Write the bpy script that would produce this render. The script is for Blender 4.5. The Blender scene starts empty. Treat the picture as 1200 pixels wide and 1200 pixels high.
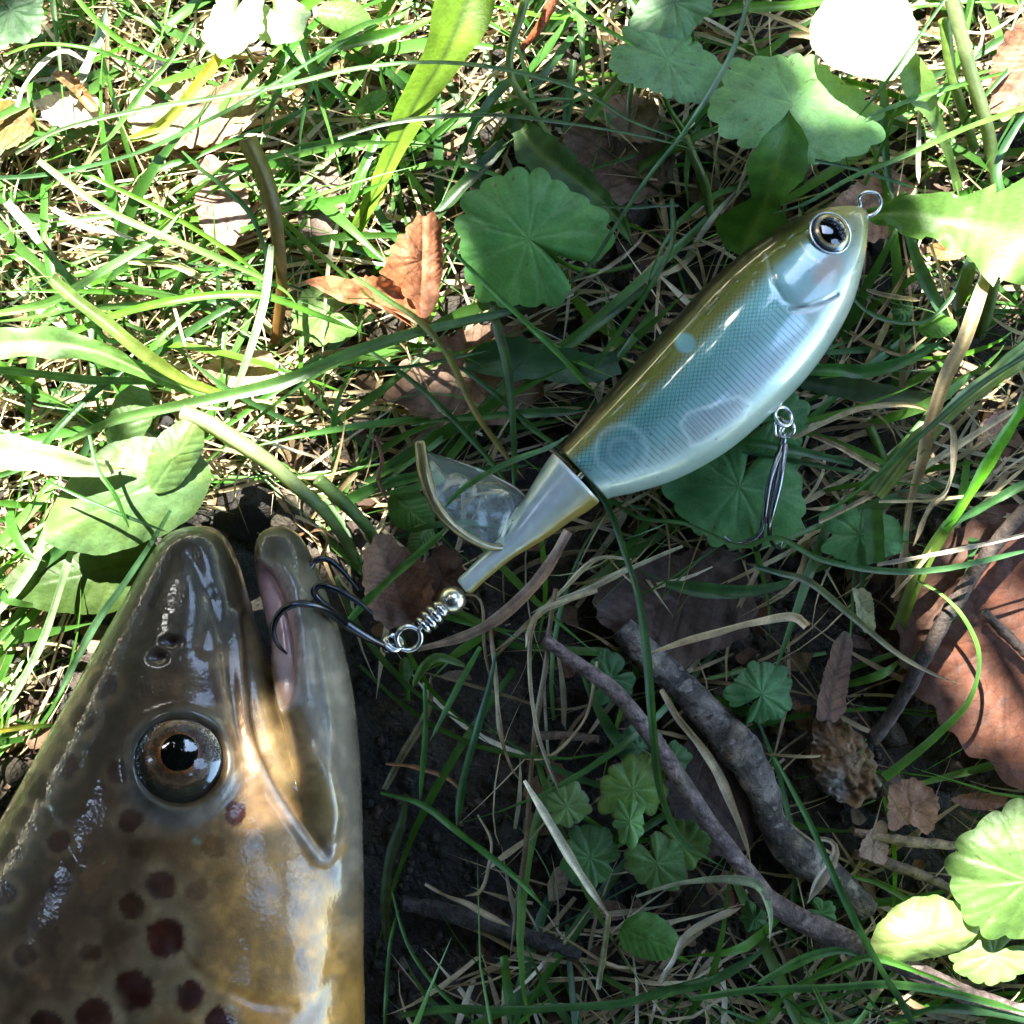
import bpy, math, random
import numpy as np
from math import radians, sin, cos, pi
random.seed(7)
RNG = np.random.default_rng(7)
C = bpy.context.scene.collection
SC = bpy.context.scene

# ------------------------------------------------------------------ camera, sky, sun, exposure
# one unit is one centimetre
SC.unit_settings.system = 'METRIC'
SC.unit_settings.scale_length = 0.01
CAM_H = 30.0                    # camera height above the soil
PXCM = 60.0                     # reference pixels per cm at soil level
cam = bpy.data.cameras.new('camera')
cam.sensor_width = 36.0
cam.angle = 2 * math.atan(10.0 / CAM_H)
cam.clip_start = 0.5
cam.clip_end = 3000
co = bpy.data.objects.new('camera', cam)
co.location = (0, 0, CAM_H)
C.objects.link(co)
SC.camera = co

SUN_DIR = np.array([-0.28, 0.50, 0.82]); SUN_DIR /= np.linalg.norm(SUN_DIR)
w = bpy.data.worlds.new('World'); SC.world = w; w.use_nodes = True
nt = w.node_tree
for n in list(nt.nodes): nt.nodes.remove(n)
wo = nt.nodes.new('ShaderNodeOutputWorld'); bg = nt.nodes.new('ShaderNodeBackground'); sky = nt.nodes.new('ShaderNodeTexSky')
sky.sky_type = 'NISHITA'; sky.sun_disc = False
sky.sun_elevation = math.asin(SUN_DIR[2]); sky.sun_rotation = math.atan2(SUN_DIR[0], SUN_DIR[1])
sky.dust_density = 1.0; sky.ozone_density = 1.0
bg.inputs['Strength'].default_value = 0.15
nt.links.new(sky.outputs[0], bg.inputs[0]); nt.links.new(bg.outputs[0], wo.inputs[0])
sl = bpy.data.lights.new('sun', 'SUN'); sl.energy = 2.3; sl.angle = radians(0.53); sl.color = (1.0, 0.96, 0.90)
so = bpy.data.objects.new('sun', sl); C.objects.link(so)
from mathutils import Vector
so.rotation_euler = Vector(SUN_DIR).to_track_quat('Z', 'Y').to_euler()
so.location = tuple(SUN_DIR * 200)
SC.view_settings.view_transform = 'Standard'
SC.view_settings.look = 'None'
SC.view_settings.exposure = 4.05
SC.view_settings.use_white_balance = True
SC.view_settings.white_balance_temperature = 6600
SC.view_settings.white_balance_tint = 4
SC.view_settings.gamma = 1.0
SC.view_settings.use_curve_mapping = False
SC.render.engine = 'CYCLES'
SC.cycles.use_denoising = True
SC.cycles.max_bounces = 8
SC.cycles.transparent_max_bounces = 12
SC.cycles.caustics_reflective = False
SC.cycles.sample_clamp_indirect = 6.0

# ------------------------------------------------------------------ geometry helpers
def P(px, py, z=0.0):
    """point at height z seen at reference position (px, py) by the camera"""
    k = (CAM_H - z) / CAM_H / PXCM
    return np.array([(px - 600) * k, (600 - py) * k, z])
def unP(v):
    v = np.asarray(v); k = PXCM * CAM_H / (CAM_H - v[..., 2])
    return np.stack([600 + v[..., 0] * k, 600 - v[..., 1] * k], -1)
def scale_at(z): return (CAM_H - z) / CAM_H / PXCM

def hash2(ix, iy, s=0):
    n = (ix * 374761393 + iy * 668265263 + s * 982451653) & 0x7fffffff
    n = ((n ^ (n >> 13)) * 1274126177) & 0x7fffffff
    return ((n ^ (n >> 16)) & 0xffff) / 65535.0
def vnoise(x, y, sc=1.0, seed=0):
    x = np.asarray(x, float) / sc; y = np.asarray(y, float) / sc
    ix = np.floor(x).astype(np.int64); iy = np.floor(y).astype(np.int64)
    fx = x - ix; fy = y - iy; fx = fx * fx * (3 - 2 * fx); fy = fy * fy * (3 - 2 * fy)
    a = hash2(ix, iy, seed); b = hash2(ix + 1, iy, seed); c = hash2(ix, iy + 1, seed); d = hash2(ix + 1, iy + 1, seed)
    return (a * (1 - fx) + b * fx) * (1 - fy) + (c * (1 - fx) + d * fx) * fy
def fbm(x, y, sc=1.0, seed=0, o=4):
    t = 0; a = .5; n = 0
    for i in range(o):
        t = t + a * vnoise(x, y, sc, seed + i * 17); n += a; a *= .5; sc *= .5
    return t / n
def sstep(a, b, x):
    t = np.clip((np.asarray(x, float) - a) / (b - a), 0, 1); return t * t * (3 - 2 * t)
def mix(a, b, t):
    t = np.asarray(t)[..., None]; return np.asarray(a) * (1 - t) + np.asarray(b) * t
def catmull(pts, n):
    p = np.asarray(pts, float)
    if len(p) == 2: p = np.array([p[0], (p[0] + p[1]) / 2, p[1]])
    d = np.r_[0, np.cumsum(np.sqrt(np.linalg.norm(np.diff(p[:, :2], axis=0), axis=1)) + 1e-9)]
    e = np.vstack([2 * p[0] - p[1], p, 2 * p[-1] - p[-2]])
    dd = np.r_[d[0] - (d[1] - d[0]), d, d[-1] + (d[-1] - d[-2])]
    # even spacing by length
    dens = np.linspace(0, d[-1], 12 * len(p))
    def ev(t):
        i = np.clip(np.searchsorted(d, t, 'right') - 1, 0, len(d) - 2)
        t0, t1, t2, t3 = dd[i], dd[i + 1], dd[i + 2], dd[i + 3]
        p0, p1, p2, p3 = e[i], e[i + 1], e[i + 2], e[i + 3]
        f = lambda a: a[:, None]
        A1 = p0 * f((t1 - t) / (t1 - t0)) + p1 * f((t - t0) / (t1 - t0)); A2 = p1 * f((t2 - t) / (t2 - t1)) + p2 * f((t - t1) / (t2 - t1)); A3 = p2 * f((t3 - t) / (t3 - t2)) + p3 * f((t - t2) / (t3 - t2))
        B1 = A1 * f((t2 - t) / (t2 - t0)) + A2 * f((t - t0) / (t2 - t0)); B2 = A2 * f((t3 - t) / (t3 - t1)) + A3 * f((t - t1) / (t3 - t1))
        return B1 * f((t2 - t) / (t2 - t1)) + B2 * f((t - t1) / (t2 - t1))
    q = ev(dens); L = np.r_[0, np.cumsum(np.linalg.norm(np.diff(q, axis=0), axis=1))]
    return ev(np.interp(np.linspace(0, L[-1], n), L, dens))

def seg_dist(q, poly, closed=False):
    """distance of points q (n,2) to a polyline"""
    poly = np.asarray(poly, float); best = np.full(len(q), 1e9)
    m = len(poly)
    for i in range(m if closed else m - 1):
        a = poly[i]; b = poly[(i + 1) % m]; ab = b - a
        t = np.clip(((q - a) @ ab) / (ab @ ab + 1e-9), 0, 1)
        best = np.minimum(best, np.linalg.norm(q - a - t[:, None] * ab, axis=1))
    return best
def inside(q, poly):
    poly = np.asarray(poly, float); r = np.zeros(len(q), bool); m = len(poly); j = m - 1
    for i in range(m):
        (xi, yi), (xj, yj) = poly[i], poly[j]
        c = ((yi > q[:, 1]) != (yj > q[:, 1])) & (q[:, 0] < (xj - xi) * (q[:, 1] - yi) / (yj - yi + 1e-12) + xi)
        r ^= c; j = i
    return r
def sdist(q, poly):
    d = seg_dist(q, poly, True); return np.where(inside(q, poly), -d, d)

def mesh_of(name, v, f, col=None, smooth=True, attrs=None):
    """v (n,3); f (m,3|4) array or list of lists"""
    me = bpy.data.meshes.new(name); v = np.asarray(v, np.float32)
    if isinstance(f, np.ndarray):
        m, k = f.shape
        me.vertices.add(len(v)); me.vertices.foreach_set('co', v.ravel())
        me.loops.add(m * k); me.loops.foreach_set('vertex_index', f.astype(np.int32).ravel())
        me.polygons.add(m); me.polygons.foreach_set('loop_start', np.arange(0, m * k, k, dtype=np.int32))
        me.polygons.foreach_set('use_smooth', np.full(m, smooth))
        me.update(calc_edges=True); me.validate()
    else:
        me.from_pydata(v.tolist(), [], f)
        me.polygons.foreach_set('use_smooth', np.full(len(me.polygons), smooth)); me.update()
    if col is not None:
        a = me.color_attributes.new('Col', 'FLOAT_COLOR', 'POINT')
        c = np.ones((len(v), 4), np.float32); c[:, :3] = np.broadcast_to(np.asarray(col, np.float32), (len(v), 3)); a.data.foreach_set('color', c.ravel())
    for k, x in (attrs or {}).items():
        a = me.attributes.new(k, 'FLOAT', 'POINT'); a.data.foreach_set('value', np.asarray(x, np.float32))
    return me
def obj(name, me, mat, parent=None, loc=(0, 0, 0)):
    o = bpy.data.objects.new(name, me); C.objects.link(o)
    if mat is not None: me.materials.append(mat)
    if parent is not None: o.parent = parent
    else: o.location = tuple(loc)
    return o
def tag(o, label=None, cat=None, group=None, kind=None):
    for k, x in (('label', label), ('category', cat), ('group', group), ('kind', kind)):
        if x: o[k] = x
    return o
def thing(name, loc, label, cat, group=None):
    o = bpy.data.objects.new(name, None); C.objects.link(o); o.empty_display_size = .5
    o.location = tuple(float(x) for x in loc)
    return tag(o, label, cat, group)

def grid_faces(n, m, wrap=False):
    i = np.arange(n - 1)[:, None]; j = np.arange(m if wrap else m - 1)[None, :]
    j2 = (j + 1) % m
    return np.stack([i * m + j, i * m + j2, (i + 1) * m + j2, (i + 1) * m + j], -1).reshape(-1, 4)
def frames(p):
    t = np.gradient(p, axis=0); t /= np.linalg.norm(t, axis=1)[:, None] + 1e-9
    up = np.array([0, 0, 1.0]); s = np.cross(t, up); bad = np.linalg.norm(s, axis=1) < .05
    s[bad] = np.cross(t[bad], [0, 1, 0]); s /= np.linalg.norm(s, axis=1)[:, None]
    return t, s, np.cross(s, t)
def tube(path, rad, n=24, m=10, bump=None, resample=True, cap=True):
    """round tube along a 3-D path in cm"""
    p = catmull(path, n) if resample else np.asarray(path, float); n = len(p)
    r = np.interp(np.linspace(0, 1, n), np.linspace(0, 1, len(np.atleast_1d(rad))), np.atleast_1d(rad)) if np.ndim(rad) else np.full(n, rad)
    t, s, u = frames(p); a = np.arange(m) / m * 2 * pi
    R = r[:, None] * np.ones(m)
    if bump is not None: R = R * bump(np.linspace(0, 1, n)[:, None], a[None, :])
    v = p[:, None] + R[..., None] * (s[:, None] * np.cos(a)[None, :, None] + u[:, None] * np.sin(a)[None, :, None])
    v = v.reshape(-1, 3); f = grid_faces(n, m, True)
    if cap:
        v = np.vstack([v, p[0], p[-1]]); k = n * m; j = np.arange(m); j2 = (j + 1) % m
        f = f.tolist() + [[k, int(b), int(a_)] for a_, b in zip(j, j2)] + [[k + 1, int((n - 1) * m + a_), int((n - 1) * m + b)] for a_, b in zip(j, j2)]
    return v, f
def torus(c, R, r, normal, n=32, m=10):
    z = Vector(normal).normalized(); q = z.to_track_quat('Z', 'Y').to_matrix()
    a = np.arange(n) / n * 2 * pi; b = np.arange(m) / m * 2 * pi
    A, B = np.meshgrid(a, b, indexing='ij'); X = (R + r * np.cos(B)) * np.cos(A); Y = (R + r * np.cos(B)) * np.sin(A); Z = r * np.sin(B)
    v = np.stack([X, Y, Z], -1).reshape(-1, 3) @ np.array(q).T + np.asarray(c)
    i = np.arange(n)[:, None]; j = np.arange(m)[None]; i2 = (i + 1) % n; j2 = (j + 1) % m
    return v, np.stack([i * m + j, i2 * m + j, i2 * m + j2, i * m + j2], -1).reshape(-1, 4)
def sphere(c, r, n=24, m=32, sq=(1, 1, 1)):
    a = np.linspace(0, pi, n)[:, None]; b = np.arange(m)[None] / m * 2 * pi
    v = np.stack([np.sin(a) * np.cos(b) * sq[0], np.sin(a) * np.sin(b) * sq[1], np.cos(a) * sq[2] + 0 * b], -1).reshape(-1, 3) * r + np.asarray(c)
    return v, grid_faces(n, m, True)

# ------------------------------------------------------------------ materials
def new_mat(name):
    m = bpy.data.materials.new(name); m.use_nodes = True; t = m.node_tree
    for n in list(t.nodes): t.nodes.remove(n)
    out = t.nodes.new('ShaderNodeOutputMaterial'); return m, t, out
def N(t, typ, **kw):
    n = t.nodes.new(typ)
    for k, x in kw.items():
        if k in n.inputs: n.inputs[k].default_value = x
        else: setattr(n, k, x)
    return n
def col_node(t): return N(t, 'ShaderNodeVertexColor', layer_name='Col')
def noisy(t, col_out, scale, amt, detail=4, seed=0.0, coords=None):
    """multiply a colour by 1 +- amt of noise in object space"""
    g = N(t, 'ShaderNodeTexCoord'); mp = N(t, 'ShaderNodeMapping'); mp.inputs['Location'].default_value = (seed, seed * .7, seed * .3)
    t.links.new(g.outputs['Object'], mp.inputs[0])
    n = N(t, 'ShaderNodeTexNoise', Scale=scale, Detail=detail, Roughness=.65); t.links.new(mp.outputs[0], n.inputs['Vector'])
    r = N(t, 'ShaderNodeMapRange'); r.inputs[1].default_value = .3; r.inputs[2].default_value = .7; r.inputs[3].default_value = 1 - amt; r.inputs[4].default_value = 1 + amt
    t.links.new(n.outputs['Fac'], r.inputs[0])
    mx = N(t, 'ShaderNodeMix', data_type='RGBA', blend_type='MULTIPLY'); mx.inputs[0].default_value = 1
    t.links.new(col_out, mx.inputs[6]); t.links.new(r.outputs[0], mx.inputs[7])
    return mx.outputs[2], n.outputs['Fac']
def bump(t, fac, strength, dist=.02):
    b = N(t, 'ShaderNodeBump'); b.inputs['Strength'].default_value = strength; b.inputs['Distance'].default_value = dist
    t.links.new(fac, b.inputs['Height']); return b.outputs[0]
def mat_leafy(name, rough=.42, trans=.35, tint=(1.5, 1.35, .5), amt=.25, scale=3.0, spec=.5, bmp=.35, bscale=14):
    m, t, out = new_mat(name); c = col_node(t)
    k, fac = noisy(t, c.outputs[0], scale, amt)
    k, _ = noisy(t, k, scale * 9, amt * .5, 2, 3.1)
    n2 = N(t, 'ShaderNodeTexNoise', Scale=bscale, Detail=3); g = N(t, 'ShaderNodeTexCoord'); t.links.new(g.outputs['Object'], n2.inputs['Vector'])
    bn = bump(t, n2.outputs['Fac'], bmp)
    p = N(t, 'ShaderNodeBsdfPrincipled', Roughness=rough); p.inputs['Specular IOR Level'].default_value = spec
    t.links.new(k, p.inputs['Base Color']); t.links.new(bn, p.inputs['Normal'])
    tr = N(t, 'ShaderNodeBsdfTranslucent'); mx = N(t, 'ShaderNodeMix', data_type='RGBA', blend_type='MULTIPLY'); mx.inputs[0].default_value = 1
    mx.inputs[7].default_value = (*tint, 1); t.links.new(k, mx.inputs[6]); t.links.new(mx.outputs[2], tr.inputs[0]); t.links.new(bn, tr.inputs['Normal'])
    s = N(t, 'ShaderNodeMixShader'); s.inputs[0].default_value = trans
    t.links.new(p.outputs[0], s.inputs[1]); t.links.new(tr.outputs[0], s.inputs[2]); t.links.new(s.outputs[0], out.inputs[0])
    return m
def mat_solid(name, rough=.6, metal=0., amt=.2, scale=5., bmp=.3, bscale=20., bdist=.03, spec=.5, coat=0., color=None, coat_rough=.05):
    m, t, out = new_mat(name)
    if color is None: c = col_node(t).outputs[0]
    else: r_ = N(t, 'ShaderNodeRGB'); r_.outputs[0].default_value = (*color, 1); c = r_.outputs[0]
    k, _ = noisy(t, c, scale, amt); k, _ = noisy(t, k, scale * 7, amt * .6, 2, 1.7)
    p = N(t, 'ShaderNodeBsdfPrincipled', Roughness=rough, Metallic=metal); p.inputs['Specular IOR Level'].default_value = spec
    p.inputs['Coat Weight'].default_value = coat; p.inputs['Coat Roughness'].default_value = coat_rough
    t.links.new(k, p.inputs['Base Color'])
    if bmp:
        n2 = N(t, 'ShaderNodeTexNoise', Scale=bscale, Detail=5); g = N(t, 'ShaderNodeTexCoord'); t.links.new(g.outputs['Object'], n2.inputs['Vector'])
        t.links.new(bump(t, n2.outputs['Fac'], bmp, bdist), p.inputs['Normal'])
    t.links.new(p.outputs[0], out.inputs[0]); return m
M = {}
M['grass'] = mat_leafy('grass_blade', .38, .38, (1.3, 1.3, .45), .2, 2.0, .5, .2, 30)
M['leaf'] = mat_leafy('green_leaf', .48, .34, (1.35, 1.3, .4), .2, 2.2, .35, .5, 12)
M['dry'] = mat_leafy('dry_straw', .55, .25, (1.1, 1.0, .8), .3, 3.0, .4, .4, 25)
M['dead'] = mat_leafy('dead_leaf', .6, .22, (1.5, .8, .4), .35, 2.2, .35, .6, 10)
M['soil'] = mat_solid('dark_soil', .75, 0, .5, 1.5, .9, 9., .12, .35)
M['bark'] = mat_solid('bark', .7, 0, .45, 4., .8, 14., .06, .35)
M['wood'] = mat_solid('dead_wood', .75, 0, .4, 3., .7, 12., .05, .3)
def add_net(m, sc, dark):
    t = m.node_tree; p = [n for n in t.nodes if n.type == 'BSDF_PRINCIPLED'][0]; src_ = p.inputs['Base Color'].links[0].from_socket
    g = N(t, 'ShaderNodeTexCoord'); vo = N(t, 'ShaderNodeTexVoronoi', feature='DISTANCE_TO_EDGE', Scale=sc); nz = N(t, 'ShaderNodeTexNoise', Scale=sc * .6); ad = N(t, 'ShaderNodeVectorMath', operation='ADD')
    sc_ = N(t, 'ShaderNodeVectorMath', operation='SCALE'); sc_.inputs['Scale'].default_value = .5 / sc; t.links.new(nz.outputs['Color'], sc_.inputs[0]); t.links.new(g.outputs['Object'], nz.inputs['Vector'])
    t.links.new(g.outputs['Object'], ad.inputs[0]); t.links.new(sc_.outputs[0], ad.inputs[1]); t.links.new(ad.outputs[0], vo.inputs['Vector'])
    r = N(t, 'ShaderNodeMapRange'); r.inputs[1].default_value = 0; r.inputs[2].default_value = .05; r.inputs[3].default_value = dark; r.inputs[4].default_value = 1; t.links.new(vo.outputs['Distance'], r.inputs[0])
    mx = N(t, 'ShaderNodeMix', data_type='RGBA', blend_type='MULTIPLY'); mx.inputs[0].default_value = 1; t.links.new(src_, mx.inputs[6]); t.links.new(r.outputs[0], mx.inputs[7]); t.links.new(mx.outputs[2], p.inputs['Base Color'])
add_net(M['dead'], 2.6, .62); add_net(M['leaf'], 3.2, .86)
M['canopy'] = mat_leafy('shade_canopy_leaf', .6, .05, (1.4, 1.3, .4), .3, .3, .4, .2, 4)

# ------------------------------------------------------------------ ground
def soil_h(x, y):
    return .55 * (fbm(x, y, 3.2, 5, 4) - .5) + .28 * (fbm(x, y, .8, 9, 3) - .5) - .25
xs = np.r_[-300, -150, -80, -50, -35, np.linspace(-26, 26, 420), 35, 50, 80, 150, 300]
X, Y = np.meshgrid(xs, xs, indexing='ij')
Z = soil_h(X, Y)
v = np.stack([X, Y, Z], -1).reshape(-1, 3)
tone = fbm(v[:, 0], v[:, 1], 1.6, 21, 4)
gcol = mix((.012, .010, .008), (.045, .034, .024), sstep(.35, .7, tone))
ground = obj('ground', mesh_of('ground', v, grid_faces(len(xs), len(xs)), gcol), M['soil']); tag(ground, kind='structure')

# masks of the two large bodies in reference pixels
FISH = [(-320, 1500), (-200, 1250), (-60, 1060), (0, 955), (60, 855), (110, 768), (150, 690), (185, 636), (215, 614), (240, 614), (270, 635), (300, 640), (325, 614), (352, 626), (368, 655), (398, 735), (416, 815), (425, 930), (430, 1200), (430, 1500)]
LURE = [(1003, 238), (975, 238), (930, 257), (880, 287), (830, 328), (790, 373), (745, 422), (700, 470), (652, 517), (640, 530), (600, 590), (575, 635), (535, 678), (470, 725), (440, 760), (470, 775), (520, 730), (550, 700), (650, 632), (706, 592), (735, 584), (790, 566), (850, 532), (905, 487), (948, 443), (982, 394), (1005, 350), (1014, 310), (1020, 260)]

# ------------------------------------------------------------------ trout
FZ = 2.75
def loft(st, n, m, zmid, sq=2.15):
    """st: rows (Ax, Ay, Bx, By, h): the two edge points in reference pixels and the half thickness in cm"""
    st = np.asarray(st, float)
    q = np.column_stack([(st[:, 0] + st[:, 2]) / 2, (st[:, 1] + st[:, 3]) / 2, st])
    q = catmull(q, n)
    k = scale_at(zmid); a = np.arange(m) / m * 2 * pi
    ca = np.sign(np.cos(a)) * np.abs(np.cos(a)) ** (2 / sq); sa = np.sign(np.sin(a)) * np.abs(np.sin(a)) ** (2 / sq)
    ax = (q[:, 2] - 600) * k; ay = (600 - q[:, 3]) * k; bx = (q[:, 4] - 600) * k; by = (600 - q[:, 5]) * k
    x = (ax + bx)[:, None] / 2 + (ax - bx)[:, None] / 2 * ca; y = (ay + by)[:, None] / 2 + (ay - by)[:, None] / 2 * ca
    z = zmid + q[:, 6][:, None] * sa
    return np.stack([x, y, z], -1).reshape(-1, 3), grid_faces(n, m, True), q
def capped(v, f, n, m):
    k = len(v); v = np.vstack([v, v[:m].mean(0), v[-m:].mean(0)]); j = np.arange(m); j2 = (j + 1) % m
    return v, f.tolist() + [[k, int(b), int(a)] for a, b in zip(j, j2)] + [[k + 1, int((n - 1) * m + a), int((n - 1) * m + b)] for a, b in zip(j, j2)]
HEAD = [(222, 616, 244, 616, .10), (205, 621, 258, 622, .42), (189, 634, 270, 638, .66), (170, 662, 282, 668, .88), (148, 702, 294, 715, 1.12), (122, 748, 312, 770, 1.36),
        (95, 796, 342, 845, 1.62), (60, 858, 384, 920, 1.90), (25, 922, 412, 1000, 2.12), (-15, 990, 424, 1090, 2.30), (-60, 1060, 428, 1200, 2.45), (-120, 1160, 425, 1340, 2.55),
        (-195, 1300, 408, 1500, 2.6), (-270, 1480, 385, 1700, 2.6), (-320, 1700, 340, 1950, 2.45), (-320, 2000, 270, 2200, 2.1), (-270, 2300, 170, 2420, 1.6), (-200, 2560, 70, 2620, 1.05),
        (-170, 2740, 0, 2770, .7), (-160, 2850, -20, 2860, .45)]
JAW = [(322, 615, 336, 616, .12), (308, 621, 349, 625, .38), (300, 634, 360, 642, .55), (298, 655, 369, 662, .68), (303, 690, 382, 696, .85), (314, 735, 398, 745, 1.05), (326, 790, 411, 805, 1.25),
       (340, 850, 419, 870, 1.36), (350, 915, 423, 940, 1.34), (352, 985, 426, 1020, 1.15), (345, 1060, 427, 1100, .9), (335, 1130, 424, 1180, .5)]
hv, hf, _ = loft(HEAD, 260, 120, FZ); hv, hf = capped(hv, hf, 260, 120)
jv, jf, _ = loft(JAW, 90, 64, FZ - .05, 2.3); jv, jf = capped(jv, jf, 90, 64)
tail = []
def fin_plate(outline, zc, th):
    o = np.array([P(a, b, zc) for a, b in outline]); n = len(o)
    v = np.vstack([o + [0, 0, th], o - [0, 0, th]]); f = [list(range(n)), list(range(2 * n - 1, n - 1, -1))] + [[i, i + n, (i + 1) % n + n, (i + 1) % n] for i in range(n)]
    return v, f
src = bpy.data.meshes.new('trout_source')
src.from_pydata(np.vstack([hv, jv]).tolist(), [], hf + [[i + len(hv) for i in q] for q in jf]); src.update()
tmp = bpy.data.objects.new('trout_source', src); C.objects.link(tmp)
md = tmp.modifiers.new('r', 'REMESH'); md.mode = 'VOXEL'; md.voxel_size = .052; md.adaptivity = 0
dg = bpy.context.evaluated_depsgraph_get(); ev = tmp.evaluated_get(dg).to_mesh()
fv = np.empty(len(ev.vertices) * 3); ev.vertices.foreach_get('co', fv); fv = fv.reshape(-1, 3)
ff = np.empty(len(ev.polygons) * 4, np.int64); ev.polygons.foreach_get('vertices', ff); ff = ff.reshape(-1, 4)
fe = np.empty(len(ev.edges) * 2, np.int64); ev.edges.foreach_get('vertices', fe); fe = fe.reshape(-1, 2)
tmp.evaluated_get(dg).to_mesh_clear(); bpy.data.objects.remove(tmp); bpy.data.meshes.remove(src)
deg = np.bincount(fe.ravel(), minlength=len(fv))[:, None].clip(1)
def smooth(v, k, lam=.5):
    for _ in range(k):
        a = np.zeros_like(v); 
        for c in range(3): a[:, c] = np.bincount(fe[:, 0], v[fe[:, 1], c], len(v)) + np.bincount(fe[:, 1], v[fe[:, 0], c], len(v))
        v = v * (1 - lam) + lam * a / deg
    return v
fv = smooth(fv, 8)
q0 = unP(np.column_stack([fv[:, :2], np.where(fv[:, 2] < FZ, 2 * FZ - fv[:, 2], fv[:, 2])]))
blend = (sstep(900, 985, q0[:, 1]) * sstep(300, 345, q0[:, 0]) * sstep(1420, 1300, q0[:, 1]))[:, None]
v0 = fv.copy()
for _ in range(14): fv = fv + blend * (smooth(fv, 10) - fv)      # the jaw runs smoothly into the throat
inset = blend * .10 * np.sign(v0 - fv) * np.minimum(1, np.abs(v0 - fv) / .3)
fv = fv + inset * np.array([1, 1, 0])
def vnormals(v, f):
    n = np.zeros_like(v); a = np.cross(v[f[:, 2]] - v[f[:, 0]], v[f[:, 3]] - v[f[:, 1]])
    for c in range(3):
        for j in range(4): n[:, c] += np.bincount(f[:, j], a[:, c], len(v))
    return n / (np.linalg.norm(n, axis=1)[:, None] + 1e-9)
fn = vnormals(fv, ff)
# lateral coordinates: the near flank as the camera sees it, mirrored to the far flank
zq = np.where(fv[:, 2] < FZ, 2 * FZ - fv[:, 2], fv[:, 2])
q = unP(np.column_stack([fv[:, :2], zq])); qx, qy = q[:, 0], q[:, 1]
side = np.clip(np.abs(fn[:, 2]) * 2.2, 0, 1)
EYE = (212, 893); EYE_R = 54
MAX_L = [(286, 722), (290, 760), (292, 800), (296, 842), (306, 880), (326, 922), (352, 962), (379, 1000)]
MAX_R = [(379, 1000), (398, 985), (404, 950), (392, 900), (366, 858), (342, 812), (322, 768), (303, 728), (290, 700)]
MAXP = MAX_L + MAX_R[1:]
PINK = [(296, 665), (302, 659), (310, 661), (323, 672), (336, 691), (341, 712), (347, 739), (347, 765), (345, 797), (341, 824), (328, 792), (317, 765), (307, 733), (296, 707), (294, 682)]
GILL = [(432, 1010), (418, 1050), (404, 1100), (385, 1150), (355, 1205), (310, 1260)]
sm = sdist(q, MAXP); sp = sdist(q, PINK); dl = seg_dist(q, MAX_L); dr = seg_dist(q, MAX_R); dgill = seg_dist(q, GILL)
de = np.hypot((qx - EYE[0]), (qy - EYE[1]))
dnos = np.minimum(np.hypot((qx - 186) / 1.3, (qy - 771) / .9), np.hypot((qx - 201) / 1.4, (qy - 753) / .75)) + 3 * (vnoise(qx, qy, 4, 8) - .5)
d = np.zeros(len(fv))
d += .10 * sstep(2, -14, sm) - .055 * np.exp(-(dl / 4.) ** 2)          # upper lip bone, its groove
d += .07 * np.exp(-((dl - 9) / 5.) ** 2) * (sm > 0)                                           # fold beside the groove
d += .025 * np.exp(-((dr - 2) / 7.) ** 2) * (qy > 820)
d -= .035 * sstep(0, -30, np.abs(sm + 34) - 12) * (qy > 840)                                   # hollow in the bone's end
d -= .36 * sstep(3, -20, sp)                                                                   # mouth lining lies deeper
d += .05 * np.exp(-((sp - 10) / 9.) ** 2) * (qx > 318)                                         # jaw rim
d += .07 * np.exp(-((de - EYE_R - 3) / 8.) ** 2) - .30 * sstep(EYE_R + 2, EYE_R - 16, de)      # eye socket
d -= .035 * np.exp(-((de - EYE_R - 22) / 12.) ** 2) * sstep(-40, 60, qy - EYE[1])
d -= .10 * sstep(9, 3, dnos); d += .012 * np.exp(-((dnos - 13) / 5.) ** 2)
d -= .014 * np.exp(-(dgill / 8.) ** 2)
for pl, a, wd in (([(40, 930), (70, 975), (92, 1015)], .025, 6), ([(250, 700), (262, 750), (268, 800), (277, 850), (288, 900)], .05, 8), ([(205, 1110), (240, 1150), (300, 1175), (345, 1180)], .03, 5), ([(120, 1010), (160, 1090), (150, 1200)], .015, 16),
                 ([(225, 650), (245, 700), (240, 760)], .05, 10), ([(372, 690), (388, 760), (398, 850), (400, 900)], .035, 5), ([(355, 700), (368, 780), (380, 860)], .03, 5)):
    d -= a * np.exp(-(seg_dist(q, pl) / wd) ** 2)
d += .035 * (fbm(qx, qy, 60, 3, 2) - .5) + .008 * (fbm(qx, qy, 18, 4, 2) - .5)
near = (qy < 1500)
fv = fv + fn * (d * side * near)[:, None]
fv = smooth(fv, 3)
# skin colour, with a sunlit band and glints painted in
nz1 = fbm(qx, qy, 55, 31, 4); nz2 = fbm(qx, qy, 16, 33, 4); nz3 = fbm(qx, qy, 5, 35, 3)
dors = seg_dist(q, [(230, 612), (185, 636), (150, 690), (110, 768), (60, 855), (0, 955), (-60, 1060), (-200, 1250), (-330, 1500), (-330, 2000), (-200, 2560)])
col = mix((.056, .037, .018), (.118, .068, .029), sstep(20, 130, dors + 60 * (nz1 - .5)))
col = mix(col, (.030, .024, .016), sstep(800, 690, qy + 50 * (nz1 - .5)) * .85)
col = mix(col, (.055, .060, .022), .6 * sstep(25, 0, np.abs(dors - 45) - 10) * (qy > 740) * nz1)
belly = seg_dist(q, [(405, 700), (425, 860), (432, 1000), (432, 1500), (340, 1950), (170, 2420)])
gold = sstep(250, 80, belly + 90 * (nz1 - .5)) * sstep(865, 985, qy + 60 * (nz2 - .5)) * (belly > 0)
col = mix(col, (.38, .19, .042), np.clip(gold * (.75 + .4 * nz2), 0, 1))  # golden skin colour, also carrying the warm sunlit look of the cheek
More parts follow.
